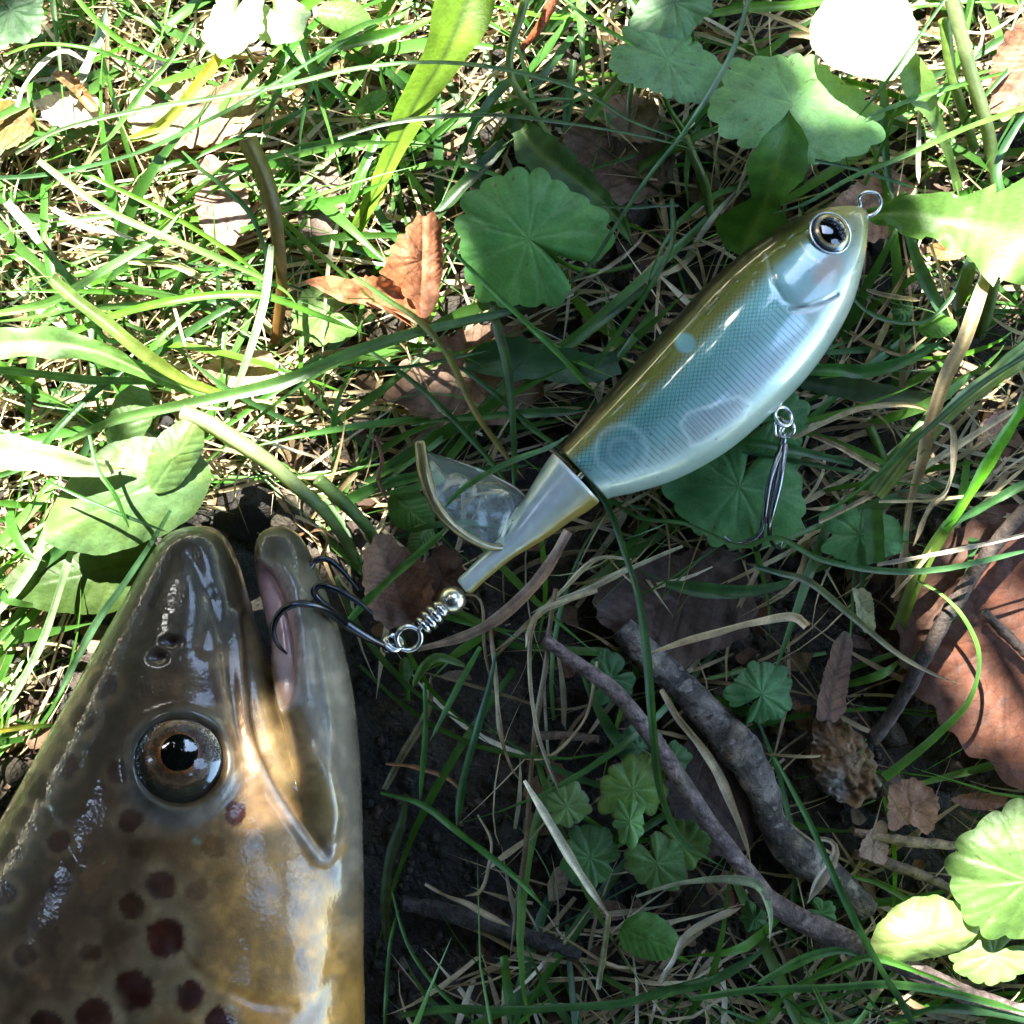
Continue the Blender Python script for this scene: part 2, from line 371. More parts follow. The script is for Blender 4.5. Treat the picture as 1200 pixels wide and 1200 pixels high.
lit_strip = sstep(30, 4, seg_dist(q, [(275, 780), (279, 850), (285, 900), (305, 945), (335, 985)])) * sstep(0, -6, -np.abs(sm) - 2)  # band beside the lip bone, its sunlit look put into the colour
col = mix(col, (.34, .20, .10), lit_strip * .8 * (sm > 0))
col = mix(col, (.10, .085, .045), sstep(0, 12, 250 - qy + 500) * .3)
col = mix(col, mix((.17, .12, .055), (.30, .20, .09), nz2), sstep(3, -8, sm) * .9)
col = mix(col, (.19, .125, .045), sstep(2, -22, sm) * sstep(880, 930, qy) * .8)
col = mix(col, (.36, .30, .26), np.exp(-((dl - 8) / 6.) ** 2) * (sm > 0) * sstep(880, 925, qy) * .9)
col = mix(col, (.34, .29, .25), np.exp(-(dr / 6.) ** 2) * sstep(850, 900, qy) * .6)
jaw = inside(q, [(290, 600), (300, 690), (350, 830), (400, 950), (400, 1000), (380, 1010), (395, 1060), (440, 1300), (480, 1300), (480, 600)]) & ~inside(q, MAXP)
JP = [(290, 600), (300, 690), (350, 830), (400, 950), (400, 1000), (380, 1010), (395, 1060), (440, 1300), (480, 1300), (480, 600)]
jw = sstep(8, -12, sdist(q, JP) + 34 * (nz1 - .5) * sstep(950, 1050, qy)) * (1 - sstep(2, -2, sm)) * sstep(1150, 1000, qy + 80 * (nz1 - .5))
col = mix(col, mix((.10, .082, .05), (.19, .155, .115), sstep(650, 800, qy)), jw)
col = mix(col, (.045, .040, .026), jw * sstep(672, 640, qy + 12 * nz2))
col = mix(col, (.16, .14, .10), jw * np.exp(-(seg_dist(q, [(355, 680), (375, 760), (390, 850)]) / 9.) ** 2) * .7)
col = mix(col, (.50, .31, .31), sstep(4, -4, sp))
col = mix(col, (.58, .40, .43), sstep(-2, -14, sp) * sstep(.3, .7, nz1))
col = mix(col, (.42, .34, .31), sstep(12, 2, sp) * sstep(2, 4, sp) * .6)
col = mix(col, (.42, .38, .40), sstep(10, 0, seg_dist(q, [(284, 660), (292, 700), (306, 735), (328, 780), (350, 820)])) * .55 * (sm < 12))
ring = np.exp(-((de - EYE_R - 4) / 7.) ** 2)
col = mix(col, (.10, .10, .075), ring * .7)
col = mix(col, (.16, .15, .14), np.exp(-((de - EYE_R - 16) / 10.) ** 2) * sstep(-10, 40, qy - EYE[1]) * .6)
SPOTS = [(188, 1038, 19, .8), (155, 1062, 17, .75), (194, 1100, 25, 1), (156, 1161, 26, 1), (222, 1167, 19, 1), (112, 1190, 24, .9), (276, 954, 14, 1), (152, 962, 15, .8), (42, 920, 18, 1), (25, 962, 18, 1), (120, 803, 18, .85), (95, 842, 17, .9), (77, 896, 17, .95), (70, 985, 15, .8), (140, 905, 14, .6),
         (118, 768, 13, .4), (8, 994, 18, 1), (5, 1046, 16, 1), (55, 1200, 20, .9), (257, 1197, 18, 1), (105, 1116, 14, .5), (258, 803, 24, .5), (252, 992, 15, .4), (70, 1035, 13, .5), (232, 1043, 16, .35), (-40, 1090, 18, .8), (-20, 1170, 20, .8), (30, 1120, 15, .6),
         (60, 1270, 24, .9), (160, 1260, 22, .9), (250, 1290, 22, .9), (-60, 1320, 24, .9), (0, 1400, 24, .9), (120, 1380, 24, .9), (230, 1400, 20, .9), (-150, 1500, 24, .9), (60, 1520, 24, .9), (180, 1560, 22, .9), (-100, 1680, 24, .9), (20, 1740, 22, .9), (120, 1800, 22, .9), (-160, 1900, 22, .9), (0, 1980, 22, .9), (-100, 2150, 20, .9), (40, 2250, 18, .9)]
for sx, sy, sr, k in SPOTS:
    ds = np.hypot(qx - sx, qy - sy) + 9 * (nz2 - .5) + 4 * (nz3 - .5)
    col = mix(col, (.24, .17, .09), .5 * k * np.exp(-((ds - sr * 1.25) / (sr * .35)) ** 2))
    col = mix(col, mix((.034, .009, .005), (.050, .011, .005), nz3), k * sstep(sr * 1.04, sr * .80, ds))
col = mix(col, (.03, .008, .006), sstep(10, 5, dnos)); col = mix(col, (.05, .045, .035), np.exp(-((dnos - 14) / 5.) ** 2) * .6)
for fx_, fy_, fr_ in ((229, 985, 4), (234, 988, 3), (299, 991, 3.5), (191, 640, 5), (318, 680, 3), (395, 1030, 2.5), (272, 1182, 3), (120, 1010, 2), (250, 1000, 2), (60, 930, 2.5)): col = mix(col, (.20, .24, .17), sstep(fr_ * 1.3, fr_ * .6, np.hypot(qx - fx_, qy - fy_) + 4 * (nz3 - .5)) * .8)
gleam = (nz3 > .72) * sstep(.45, .7, nz2)  # pale flecks painted as glints on the lip bone and jaw
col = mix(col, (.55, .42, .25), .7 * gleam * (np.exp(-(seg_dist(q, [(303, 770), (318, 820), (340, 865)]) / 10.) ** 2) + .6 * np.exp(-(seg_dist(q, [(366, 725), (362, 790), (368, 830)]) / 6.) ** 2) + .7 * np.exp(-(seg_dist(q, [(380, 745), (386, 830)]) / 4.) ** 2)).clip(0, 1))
col = col * (1 + .5 * sstep(.62, .80, fbm(qx, qy, 26, 83, 3)) - .3 * sstep(.42, .25, fbm(qx, qy, 26, 83, 3)))[:, None]
col = col * (.86 - .24 * sstep(260, 120, dors * .9 + 30 * nz1) * (1 - jw))[:, None] * (.72 + .56 * nz2)[:, None] * (.85 + .3 * nz3)[:, None]
rough = .30 + .25 * sstep(.4, .7, nz2) * sstep(650, 750, qy) + .12 * jw
met = .35 * gold * sstep(.45, .62, nz2) + .45 * lit_strip

m, t, out = new_mat('trout_skin'); c = col_node(t); p = N(t, 'ShaderNodeBsdfPrincipled'); t.links.new(c.outputs[0], p.inputs['Base Color'])
ar = N(t, 'ShaderNodeAttribute', attribute_name='rough'); t.links.new(ar.outputs['Fac'], p.inputs['Roughness'])
am = N(t, 'ShaderNodeAttribute', attribute_name='metal'); t.links.new(am.outputs['Fac'], p.inputs['Metallic'])
p.inputs['Specular IOR Level'].default_value = .28; p.inputs['Coat Weight'].default_value = 1.; p.inputs['Coat Roughness'].default_value = .05; p.inputs['Coat IOR'].default_value = 1.38
p.inputs['Subsurface Weight'].default_value = .15; p.inputs['Subsurface Radius'].default_value = (.25, .12, .08); p.inputs['Subsurface Scale'].default_value = .5
g = N(t, 'ShaderNodeTexCoord'); n1 = N(t, 'ShaderNodeTexNoise', Scale=7., Detail=6, Roughness=.6); t.links.new(g.outputs['Object'], n1.inputs['Vector'])
bn = bump(t, n1.outputs['Fac'], .22, .05); n3 = N(t, 'ShaderNodeTexNoise', Scale=5., Detail=2); t.links.new(g.outputs['Object'], n3.inputs['Vector'])
bn2 = bump(t, n3.outputs['Fac'], .07, .05)
n4 = N(t, 'ShaderNodeTexVoronoi', Scale=13.); t.links.new(g.outputs['Object'], n4.inputs['Vector'])
b4 = N(t, 'ShaderNodeBump'); b4.inputs['Strength'].default_value = .10; b4.inputs['Distance'].default_value = .02; t.links.new(n4.outputs['Distance'], b4.inputs['Height']); t.links.new(bn2, b4.inputs['Normal']); bn2 = b4.outputs[0]
n5 = N(t, 'ShaderNodeTexNoise', Scale=3.2, Detail=6, Roughness=.7); t.links.new(g.outputs['Object'], n5.inputs['Vector']); r5 = N(t, 'ShaderNodeMapRange'); r5.inputs[1].default_value = .40; r5.inputs[2].default_value = .66; r5.inputs[3].default_value = .03; r5.inputs[4].default_value = .22; t.links.new(n5.outputs['Fac'], r5.inputs[0]); t.links.new(r5.outputs[0], p.inputs['Coat Roughness'])
t.links.new(bn, p.inputs['Normal']); t.links.new(bn2, p.inputs['Coat Normal']); t.links.new(p.outputs[0], out.inputs[0]); M['trout'] = m
TB = P(150, 1300, .2)
trout = thing('trout', TB, 'big dark brown trout with red brown spots lying on its side, mouth open', 'fish')
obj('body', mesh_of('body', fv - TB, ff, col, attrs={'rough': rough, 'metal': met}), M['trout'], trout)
# fins that lie outside the frame
M['fin'] = mat_leafy('trout_fin', .3, .3, (1.2, 1, .7), .3, 2., .5, .4, 8)
def fin(name, outl, zc, c):
    v_, f_ = fin_plate(outl, zc, .06); obj(name, mesh_of(name, v_ - TB, f_, c, False), M['fin'], trout)
fin('tail_fin', [(-160, 2840), (-20, 2850), (90, 3080), (20, 3060), (-90, 3030), (-200, 3060), (-290, 3080)], FZ, (.07, .05, .03))
fin('dorsal_fin', [(-300, 1640), (-322, 1720), (-330, 1960), (-420, 2040), (-440, 1900), (-420, 1760)], FZ, (.07, .055, .03))
fin('pectoral_fin', [(380, 1420), (360, 1470), (420, 1640), (480, 1690), (500, 1640), (460, 1500)], FZ - .9, (.20, .14, .06))

top = (fn[:, 2] > .15)
tq, tz = q[top], fv[top][:, 2]
def fish_top(x, y):
    i = np.argmin((tq[:, 0] - x) ** 2 + (tq[:, 1] - y) ** 2); return tz[i]
# eye: dome with a brown gold iris and a black pupil
ez = np.mean([fish_top(EYE[0] + 62 * cos(a), EYE[1] + 62 * sin(a)) for a in np.linspace(0, 6.28, 16)])
ec = P(EYE[0], EYE[1], ez - .12); er = 54 * scale_at(ez)
# dome tilted the way the flank faces
sl_n = Vector((.20, .16, 1)).normalized(); eq = np.array(sl_n.to_track_quat('Z', 'Y').to_matrix())
def dome(rad, height, lift, n=26, m=64, r0=0., cx=0., cy=0.):
    """cap of the eyeball between radius r0 and rad (fractions of the eye's radius), offset by (cx, cy)"""
    rr = np.linspace(r0, rad, n)[:, None]; a = (np.arange(m) / m * 2 * pi)[None]
    x = rr * np.cos(a) + cx; y = rr * np.sin(a) + cy; r2 = np.clip(x * x + y * y, 0, 1)
    z = height * (1 - .80 * r2 - .16 * r2 * r2) + lift + 0 * x
    v = np.stack([x * er, y * er, z], -1).reshape(-1, 3) @ eq.T + ec
    return v, grid_faces(n, m, True), np.broadcast_to(rr, x.shape).ravel(), np.broadcast_to(a, x.shape).ravel()
M['eye'] = mat_solid('wet_eye', .12, 0, .3, 6., .05, 20., .02, .5, 1., coat_rough=.015)
M['iris'] = mat_solid('iris_gold', .25, .45, .45, 9., .15, 30., .02, .6, 1., coat_rough=.015)
M['pupil'] = mat_solid('pupil_black', .05, 0, 0, 5., 0, 1, 1, .5, 1., (.002, .002, .003), .01)
v_, f_, rr, aa = dome(1.03, .31, .02)
eb = obj('eyeball', mesh_of('eyeball', v_ - TB, f_, mix((.035, .03, .018), (.016, .014, .010), sstep(.6, .95, rr))), M['eye'], trout)
v_, f_, rr, aa = dome(.76, .31, .032, r0=.30, cx=.17, cy=-.10)
ci = mix((.36, .11, .02), (.12, .055, .022), sstep(.41, .48, rr)); ci = mix(ci, (.24, .16, .08), np.exp(-((rr - .66) / .04) ** 2)); ci = mix(ci, (.16, .10, .06), .5 * (vnoise(np.cos(aa) * 9, np.sin(aa) * 9 + rr * 6, 1, 3) > .55)); ci = mix(ci, (.05, .035, .03), sstep(.0, .9, np.cos(aa + 1.9)) * .7) * .75
obj('iris', mesh_of('iris', v_ - TB, f_, ci), M['iris'], eb)
v_, f_, rr, aa = dome(.395, .31, .042, cx=.18, cy=-.10)
obj('pupil', mesh_of('pupil', v_ - TB, f_), M['pupil'], eb)

# ------------------------------------------------------------------ lure
LZ = 2.45
LST = [(1014, 246, 1018, 258, .08), (1005, 242, 1016, 272, .26), (990, 241, 1014, 295, .40), (968, 244, 1008, 325, .52), (928, 258, 998, 358, .68), (880, 289, 977, 398, .80), (830, 331, 945, 443, .90), (788, 376, 903, 486, .94),
       (743, 426, 849, 531, .92), (700, 474, 790, 563, .82), (672, 505, 745, 577, .72), (658, 520, 718, 583, .66), (654, 524, 712, 585, .62)]
n, mm_ = 560, 360
lv, lf, lq = loft(LST, n, mm_, LZ, 2.05)
lq2 = unP(np.column_stack([lv[:, :2], np.where(lv[:, 2] < LZ, 2 * LZ - lv[:, 2], lv[:, 2])])); X, Y = lq2[:, 0], lq2[:, 1]
A_, B_ = np.repeat(lq[:, 2:4], mm_, 0), np.repeat(lq[:, 4:6], mm_, 0); ab = B_ - A_
vv = ((lq2 - A_) * ab).sum(1) / ((ab ** 2).sum(1) + 1e-6)                 # 0 back, 1 belly
axd = np.array([-.727, .687]); along = (lq2 - np.array([1014, 250])) @ axd   # distance from the nose
acr = (lq2 - np.array([1014, 250])) @ np.array([.687, .727])
n1 = fbm(X, Y, 40, 51, 3); n2_ = fbm(X, Y, 4, 53, 3)
nr = np.zeros_like(lv)
c = mix((.020, .016, .004), (.105, .128, .004), sstep(.04, .19, vv)) * (.75 + .5 * vnoise(X, Y, 2.2, 61))[:, None]
c = mix(c, (.19, .20, .06), sstep(.14, .24, vv)); c = mix(c, (.13, .36, .35), sstep(.20, .33, vv))
c = mix(c, (.24, .44, .42), sstep(.36, .55, vv)); c = mix(c, (.40, .50, .45), sstep(.55, .82, vv)); c = mix(c, (.33, .42, .36), sstep(.82, .95, vv))
c = mix(c, (.36, .40, .62), np.exp(-((vv - .72) / .10) ** 2) * np.exp(-((along - 210) / 90) ** 2) * .28)
c = c * (.86 + .28 * n1)[:, None]
body = sstep(118, 150, along)
u, w_ = along / 7.2, acr / 7.2                       # diamond scale net
net = np.minimum(np.abs(((u + w_ * 1.25) % 1) - .5), np.abs(((u - w_ * 1.25) % 1) - .5)) * 2
c = c * (1 - .62 * (sstep(.30, .06, net) * body * sstep(.16, .24, vv) * sstep(.56, .44, vv)))[:, None]
vl = np.abs((((along + 6 * vv) / 6.2) % 1) - .5) * 2
c = c * (1 - .46 * (sstep(.34, .12, vl) * body * sstep(.44, .54, vv) * sstep(.86, .72, vv) * sstep(445, 420, along)))[:, None]
# head: gill cover outline, mouth line, cheek
hd = sstep(150, 120, along)
c = mix(c, mix((.16, .32, .33), (.32, .38, .34), sstep(.35, .75, vv)), hd * sstep(.22, .32, vv))
c = mix(c, (.26, .24, .10), sstep(58, 12, along) * .9)
gp = seg_dist(lq2, [(897, 298), (905, 330), (918, 352), (938, 362)]); c = mix(c, (.36, .46, .40), np.exp(-(gp / 1.8) ** 2) * .45)
mp = seg_dist(lq2, [(925, 362), (948, 359), (966, 353), (981, 345)]); c = mix(c, (.07, .07, .08), np.exp(-(mp / 1.7) ** 2) * .9); 
ck = seg_dist(lq2, [(938, 285), (948, 300), (962, 309)]); c = mix(c, (.55, .58, .40), np.exp(-(ck / 1.5) ** 2) * .6)
c = mix(c, (.42, .27, .20), sstep(20, 6, seg_dist(lq2, [(975, 310), (965, 322)])) * .6)
dot = np.hypot(X - 803, Y - 402); c = mix(c, mix((.22, .48, .52), (.14, .36, .42), fbm(X, Y, 9, 77, 2)), .85 * sstep(15.5, 10, dot + 2 * n2_))
# weight chamber near the belly and pivot ring near the joint, seen through the clear shell
BX = [(806, 512), (797, 497), (806, 484), (866, 464), (880, 474), (872, 490), (822, 520), (810, 522)]
sb = sdist(lq2, BX); c = mix(c, (.62, .66, .62), np.exp(-(sb / 2.2) ** 2) * .6); c = mix(c, (.36, .38, .40), sstep(-3, -6, sb) * .5)
c = c * (1 - .3 * sstep(-4, -7, sb) * sstep(.4, .2, np.abs(((along / 5) % 1) - .5) * 2))[:, None]
pr = np.hypot(X - 728, Y - 528); c = mix(c, (.40, .56, .56), (np.exp(-((pr - 30) / 3.5) ** 2) * .5 + np.exp(-((pr - 14) / 3) ** 2) * .5) * (.5 + n2_)); c = mix(c, (.12, .25, .28), sstep(27, 20, pr) * .5 * n2_ * 1.5)
for k in range(26):
    sx_, sy_ = RNG.uniform(690, 985), 0; t_ = RNG.uniform(.15, .9); sx_, sy_ = A_[(k * 7919) % len(A_)] * (1 - t_) + B_[(k * 7919) % len(A_)] * t_; an = RNG.uniform(0, pi); ln_ = RNG.uniform(2, 9)
    c = mix(c, (.55, .60, .58), np.exp(-(seg_dist(lq2, [(sx_, sy_), (sx_ + ln_ * cos(an), sy_ + ln_ * sin(an))]) / .9) ** 2) * RNG.uniform(.2, .7))
for k in range(30):
    t_ = RNG.uniform(.05, .95); ii = RNG.integers(0, len(A_)); pp_ = A_[ii] * (1 - t_) + B_[ii] * t_; c = mix(c, (.10, .08, .05), sstep(1.6, .6, np.hypot(lq2[:, 0] - pp_[0], lq2[:, 1] - pp_[1])) * RNG.uniform(.3, .8))
lip_highlight = seg_dist(lq2, [(930, 368), (950, 365), (968, 358), (980, 351)]); c = mix(c, (.55, .50, .46), np.exp(-(lip_highlight / 1.8) ** 2) * .7)  # highlight painted just below the mouth line
c = c * (.93 + .14 * n2_)[:, None]
off = -.010 * np.exp(-(gp / 3.5) ** 2) - .03 * np.exp(-(mp / 2.5) ** 2) + .02 * sstep(0, 6, np.abs(gp)) * 0 + .018 * sstep(140, 120, along) * sstep(0, 12, along) * (vv > .15)
up = np.sign(lv[:, 2] - LZ)
edge = sstep(0, .25, np.minimum(vv, 1 - vv)); lv[:, 2] += up * off * edge
m, t, out = new_mat('pearl_shell'); cn = col_node(t); p = N(t, 'ShaderNodeBsdfPrincipled', Roughness=.34, Metallic=.22); t.links.new(cn.outputs[0], p.inputs['Base Color'])
p.inputs['Coat Weight'].default_value = 1; p.inputs['Coat Roughness'].default_value = .05; p.inputs['Subsurface Weight'].default_value = .0
p.inputs['Thin Film Thickness'].default_value = 0
g = N(t, 'ShaderNodeTexCoord'); n1n = N(t, 'ShaderNodeTexNoise', Scale=40., Detail=3); t.links.new(g.outputs['Object'], n1n.inputs['Vector']); t.links.new(bump(t, n1n.outputs['Fac'], .08, .02), p.inputs['Normal'])
t.links.new(p.outputs[0], out.inputs[0]); M['pearl'] = m
LB = P(760, 480, 1.3)
lure = thing('fishing_lure', LB, 'olive backed pearl blue fish shaped lure with clear rotating tail', 'fishing lure')
lv2, lf2 = capped(lv, lf, n, mm_)
cc = np.vstack([c, c[0], (.40, .45, .42)])
obj('lure_body', mesh_of('lure_body', lv2 - LB, lf2, cc), M['pearl'], lure)
M['steel'] = mat_solid('bright_steel', .22, 1, .15, 20., .05, 60., .01, color=(.62, .62, .62))
M['black_steel'] = mat_solid('black_hook_steel', .2, .9, .2, 20., .05, 60., .01, color=(.035, .037, .045))
M['grey_steel'] = mat_solid('grey_hook_steel', .22, 1., .2, 20., .05, 60., .01, color=(.20, .21, .23))
def pt3(l): return np.array([P(*a) for a in l])
def part_tube(name, pts, rpx, mat, parent, n=40, m=12):
    v_, f_ = tube(pt3(pts), np.asarray(rpx) * scale_at(LZ), n, m); return obj(name, mesh_of(name, v_ - LB, f_), mat, parent)
def part_ring(name, px, py, z, R, r, normal, mat, parent):
    k = scale_at(z); v_, f_ = torus(P(px, py, z), R * k, r * k, normal); return obj(name, mesh_of(name, v_ - LB, f_), mat, parent)
part_tube('line_tie', [(1004, 250, LZ), (1008, 240, LZ), (1006, 233, LZ), (1011, 227, LZ + .02), (1019, 225, LZ + .02), (1028, 228, LZ), (1032, 237, LZ), (1029, 246, LZ), (1022, 252, LZ), (1012, 254, LZ)], 2.6, M['steel'], lure, 60)
# lure eye
i_ = np.argmin((X - 973) ** 2 + (Y - 273) ** 2 + 1e6 * (lv[:, 2] < LZ)); lez = lv[i_, 2]
lec = P(973, 273, lez); nn = Vector((.25, .25, 1)).normalized(); Rm = np.array(nn.to_track_quat('Z', 'Y').to_matrix())
def ldisc(r0, r1, h, lift, nn_=14, m=48):
    rr = np.linspace(r0, r1, nn_)[:, None]; a = (np.arange(m) / m * 2 * pi)[None]; k = scale_at(lez)
    z = h * np.sqrt(np.clip(1 - (rr / 27) ** 2, 0, 1)) + lift + 0 * a
    v = np.stack([rr * np.cos(a) * k, rr * np.sin(a) * k, z], -1).reshape(-1, 3) @ Rm.T + lec
    return v - LB, grid_faces(nn_, m, True), np.broadcast_to(rr, (nn_, m)).ravel(), np.broadcast_to(a, (nn_, m)).ravel()
v_, f_, rr, aa = ldisc(0, 25.5, .2, -.05); le = obj('lure_eye', mesh_of('lure_eye', v_, f_, mix((.20, .24, .26), (.03, .035, .04), sstep(21, 22, rr))), M['iris'], lure)
v_, f_ = torus(lec + np.array([0, 0, .01]), 25.5 * scale_at(lez), 1.4 * scale_at(lez), nn, 48, 10); obj('eye_rim', mesh_of('eye_rim', v_ - LB, f_), M['steel'], le)
v_, f_, rr, aa = ldisc(13, 21, .2, -.042); obj('iris', mesh_of('iris', v_, f_, mix((.32, .14, .03), (.35, .33, .2), sstep(17.5, 20, rr))), M['iris'], le)
v_, f_, rr, aa = ldisc(0, 17.5, .2, -.034); obj('pupil', mesh_of('pupil', v_, f_), M['pupil'], le)
# tail cone that turns on a steel pin
TST = [(648, 531, 701, 586, .52), (646, 533, 702, 588, .56), (640, 541, 692, 597, .53), (622, 570, 668, 612, .44), (603, 602, 645, 628, .34), (588, 626, 625, 640, .27), (576, 640, 600, 655, .21), (560, 655, 580, 671, .19), (547, 668, 566, 683, .185), (537, 678, 553, 695, .18), (536, 681, 550, 696, .16)]
tv, tf, tq_ = loft(TST, 120, 64, LZ, 2.0); s_ = np.repeat(np.linspace(0, 1, 120), 64); A_, B_ = np.repeat(tq_[:, 2:4], 64, 0), np.repeat(tq_[:, 4:6], 64, 0); lqq = unP(tv)
vt = ((lqq - A_) * (B_ - A_)).sum(1) / (((B_ - A_) ** 2).sum(1) + 1e-6)
tc = mix((.36, .48, .50), (.50, .56, .55), sstep(.1, .45, vt)); tc = mix(tc, (.34, .36, .28), sstep(.5, .72, vt)); tc = mix(tc, (.24, .17, .03), sstep(.70, .93, vt))
tc = mix(tc, (.62, .66, .64), sstep(.03, .0, s_)); tc = tc * (.85 + .3 * fbm(lqq[:, 0], lqq[:, 1], 9, 71, 3))[:, None]
tv, tf = capped(tv, tf, 120, 64); tc = np.vstack([tc, tc[0], tc[-1]])
cone = obj('tail_cone', mesh_of('tail_cone', tv - LB, tf, tc), M['pearl'], lure)
part_tube('pivot_pin', [(690, 548, LZ), (676, 562, LZ), (660, 576, LZ)], 3.5, M['steel'], lure, 8)
# clear curved tail blade with a thick rim
m, t, out = new_mat('clear_plastic'); p = N(t, 'ShaderNodeBsdfPrincipled', Roughness=.03, IOR=1.25); p.inputs['Transmission Weight'].default_value = .95; p.inputs['Base Color'].default_value = (.84, .92, .90, 1); t.links.new(p.outputs[0], out.inputs[0]); M['clear'] = m
M['rim'] = mat_solid('olive_rim', .22, .3, .3, 6., .1, 20., .02, .5, 1., color=(.15, .115, .035))
rim_pts = catmull(pt3([(492, 517, LZ + .95), (499, 560, LZ + .95), (514, 598, LZ + .85), (540, 624, LZ + .60), (572, 640, LZ + .30), (592, 642, LZ + .12)]), 40)
root_pts = catmull(pt3([(497, 530, LZ + .35), (540, 543, LZ + .1), (582, 560, LZ), (614, 582, LZ), (612, 606, LZ), (596, 637, LZ + .1)]), 40)
th = .025; G = []
for i in range(40):
    a, b = rim_pts[i], root_pts[i]; tt = np.linspace(0, 1, 16)[:, None]
    row = a * (1 - tt) + b * tt; row[:, 2] += .20 * np.sin(tt[:, 0] * pi) * np.sin(i / 39 * pi) + .03 * np.sin(tt[:, 0] * 9 + i * .5) * np.sin(tt[:, 0] * pi); G.append(row)
G = np.array(G); gu = np.gradient(G, axis=0); gv = np.gradient(G, axis=1); gn = np.cross(gu, gv); gn /= np.linalg.norm(gn, axis=-1)[..., None] + 1e-9
top_, bot_ = (G + gn * th).reshape(-1, 3), (G - gn * th).reshape(-1, 3); f1 = grid_faces(40, 16); k = 640
bd = [i * 16 for i in range(40)] + [39 * 16 + j for j in range(1, 16)] + [i * 16 + 15 for i in range(38, -1, -1)] + [j for j in range(14, 0, -1)]
fs = f1.tolist() + (f1[:, ::-1] + k).tolist() + [[bd[(i + 1) % len(bd)], bd[i], bd[i] + k, bd[(i + 1) % len(bd)] + k] for i in range(len(bd))]
obj('tail_blade', mesh_of('tail_blade', np.vstack([top_, bot_]) - LB, fs), M['clear'], cone)
v_, f_ = tube(rim_pts, np.array([6.5, 8.2, 7, 5.8, 5, 4.5]) * scale_at(LZ + .6), 60, 14); obj('blade_rim', mesh_of('blade_rim', v_ - LB, f_), M['rim'], cone)
v_, f_ = tube(root_pts[:30], 1.6 * scale_at(LZ), 40, 8); obj('blade_edge', mesh_of('blade_edge', v_ - LB, f_), M['rim'], cone)
# bead, coil, ring, tail hook
v_, f_ = sphere(P(530, 703, LZ), 16.5 * scale_at(LZ)); obj('bead', mesh_of('bead', v_ - LB, f_), mat_solid('brass_bead', .26, 1, .05, 5, 0, 1, 1, color=(.78, .73, .60)), lure)
ax3 = Vector((-.62, -.55, 0)).normalized()
part_tube('wire_shaft', [(538, 690, LZ), (518, 712, LZ), (490, 738, LZ)], 3.2, M['steel'], lure, 8)
for i in range(4):
    part_ring('wire_coil', 516 - i * 6.5, 714 + i * 6.2, LZ, 10 - (1.5 if i in (0, 3) else 0), 4.0, (ax3.x, ax3.y, .12), M['steel'], lure)
part_ring('wire_eye', 479, 748, LZ, 14.5, 3.4, (.25, -.2, 1), M['steel'], lure)
th_ = part_ring('split_ring', 463, 752, LZ + .02, 11, 2.0, (.5, .62, .55), M['steel'], lure); part_ring('split_ring', 460, 754, LZ + .05, 11, 2.0, (.5, .62, .55), M['steel'], lure)
HZ = 3.2
hk = part_tube('treble_hook', [(452, 757, LZ + .1), (430, 746, LZ + .4), (400, 727, HZ), (376, 710, HZ + .25), (366, 704, HZ + .3)], [3.6, 5.4, 6, 6, 5], M['black_steel'], lure, 30)
part_ring('hook_eye', 456, 759, LZ + .05, 6, 2.4, (.3, -.5, .6), M['black_steel'], hk)
def hook_bend(pts, parent, mat, r=4.1):
    return part_tube('hook_point', pts, np.array([r, r, r, r * .95, r * .8, r * .35]), mat, parent, 60, 10)
hook_bend([(405, 730, HZ + .05), (383, 714, HZ + .55), (362, 708, HZ + .85), (342, 709, HZ + 1.0), (326, 721, HZ + 1.0), (320, 740, HZ + .9), (326, 756, HZ + .75), (336, 766, HZ + .55)], hk, M['black_steel'])
hook_bend([(404, 728, HZ + .05), (388, 714, HZ + .3), (374, 703, HZ + .4), (368, 693, HZ + .5), (374, 686, HZ + .6), (392, 690, HZ + .6), (416, 703, HZ + .5), (437, 720, HZ + .35)], hk, M['black_steel'])
hook_bend([(396, 724, HZ), (376, 706, HZ - .05), (364, 690, HZ - .1), (361, 672, HZ - .2), (368, 658, HZ - .25), (382, 655, HZ - .3), (400, 668, HZ - .4), (420, 692, HZ - .5)], hk, M['black_steel'])
# belly hook
BZ = 2.2
part_ring('hook_hanger', 918, 488, LZ - .05, 11.5, 2.6, (.5, .3, 1), M['steel'], lure)
part_ring('split_ring', 913, 500, BZ + .1, 12, 2.0, (.9, -.1, .6), M['steel'], lure); part_ring('split_ring', 922, 503, BZ + .12, 9.5, 2.2, (-.6, .2, .8), M['steel'], lure)
bh = part_tube('treble_hook', [(920, 507, BZ + .1), (914, 535, BZ + .05), (906, 575, BZ), (898, 615, BZ - .05)], [3.5, 5.5, 6.5, 5.5], M['grey_steel'], lure, 20)
hook_bend([(918, 520, BZ + .1), (903, 560, BZ + .2), (896, 600, BZ + .15), (893, 620, BZ), (883, 631, BZ - .1), (862, 637, BZ - .15), (848, 628, BZ - .1)], bh, M['grey_steel'], 3.2)
hook_bend([(921, 520, BZ + .2), (914, 565, BZ + .32), (903, 610, BZ + .2), (902, 626, BZ - .1), (906, 638, BZ - .5), (914, 642, BZ - .7), (918, 630, BZ - .8)], bh, M['grey_steel'], 3.2)
hook_bend([(912, 530, BZ), (900, 580, BZ - .1), (893, 620, BZ - .2), (890, 640, BZ - .6), (886, 645, BZ - 1.), (880, 630, BZ - 1.2)], bh, M['black_steel'], 3.2)

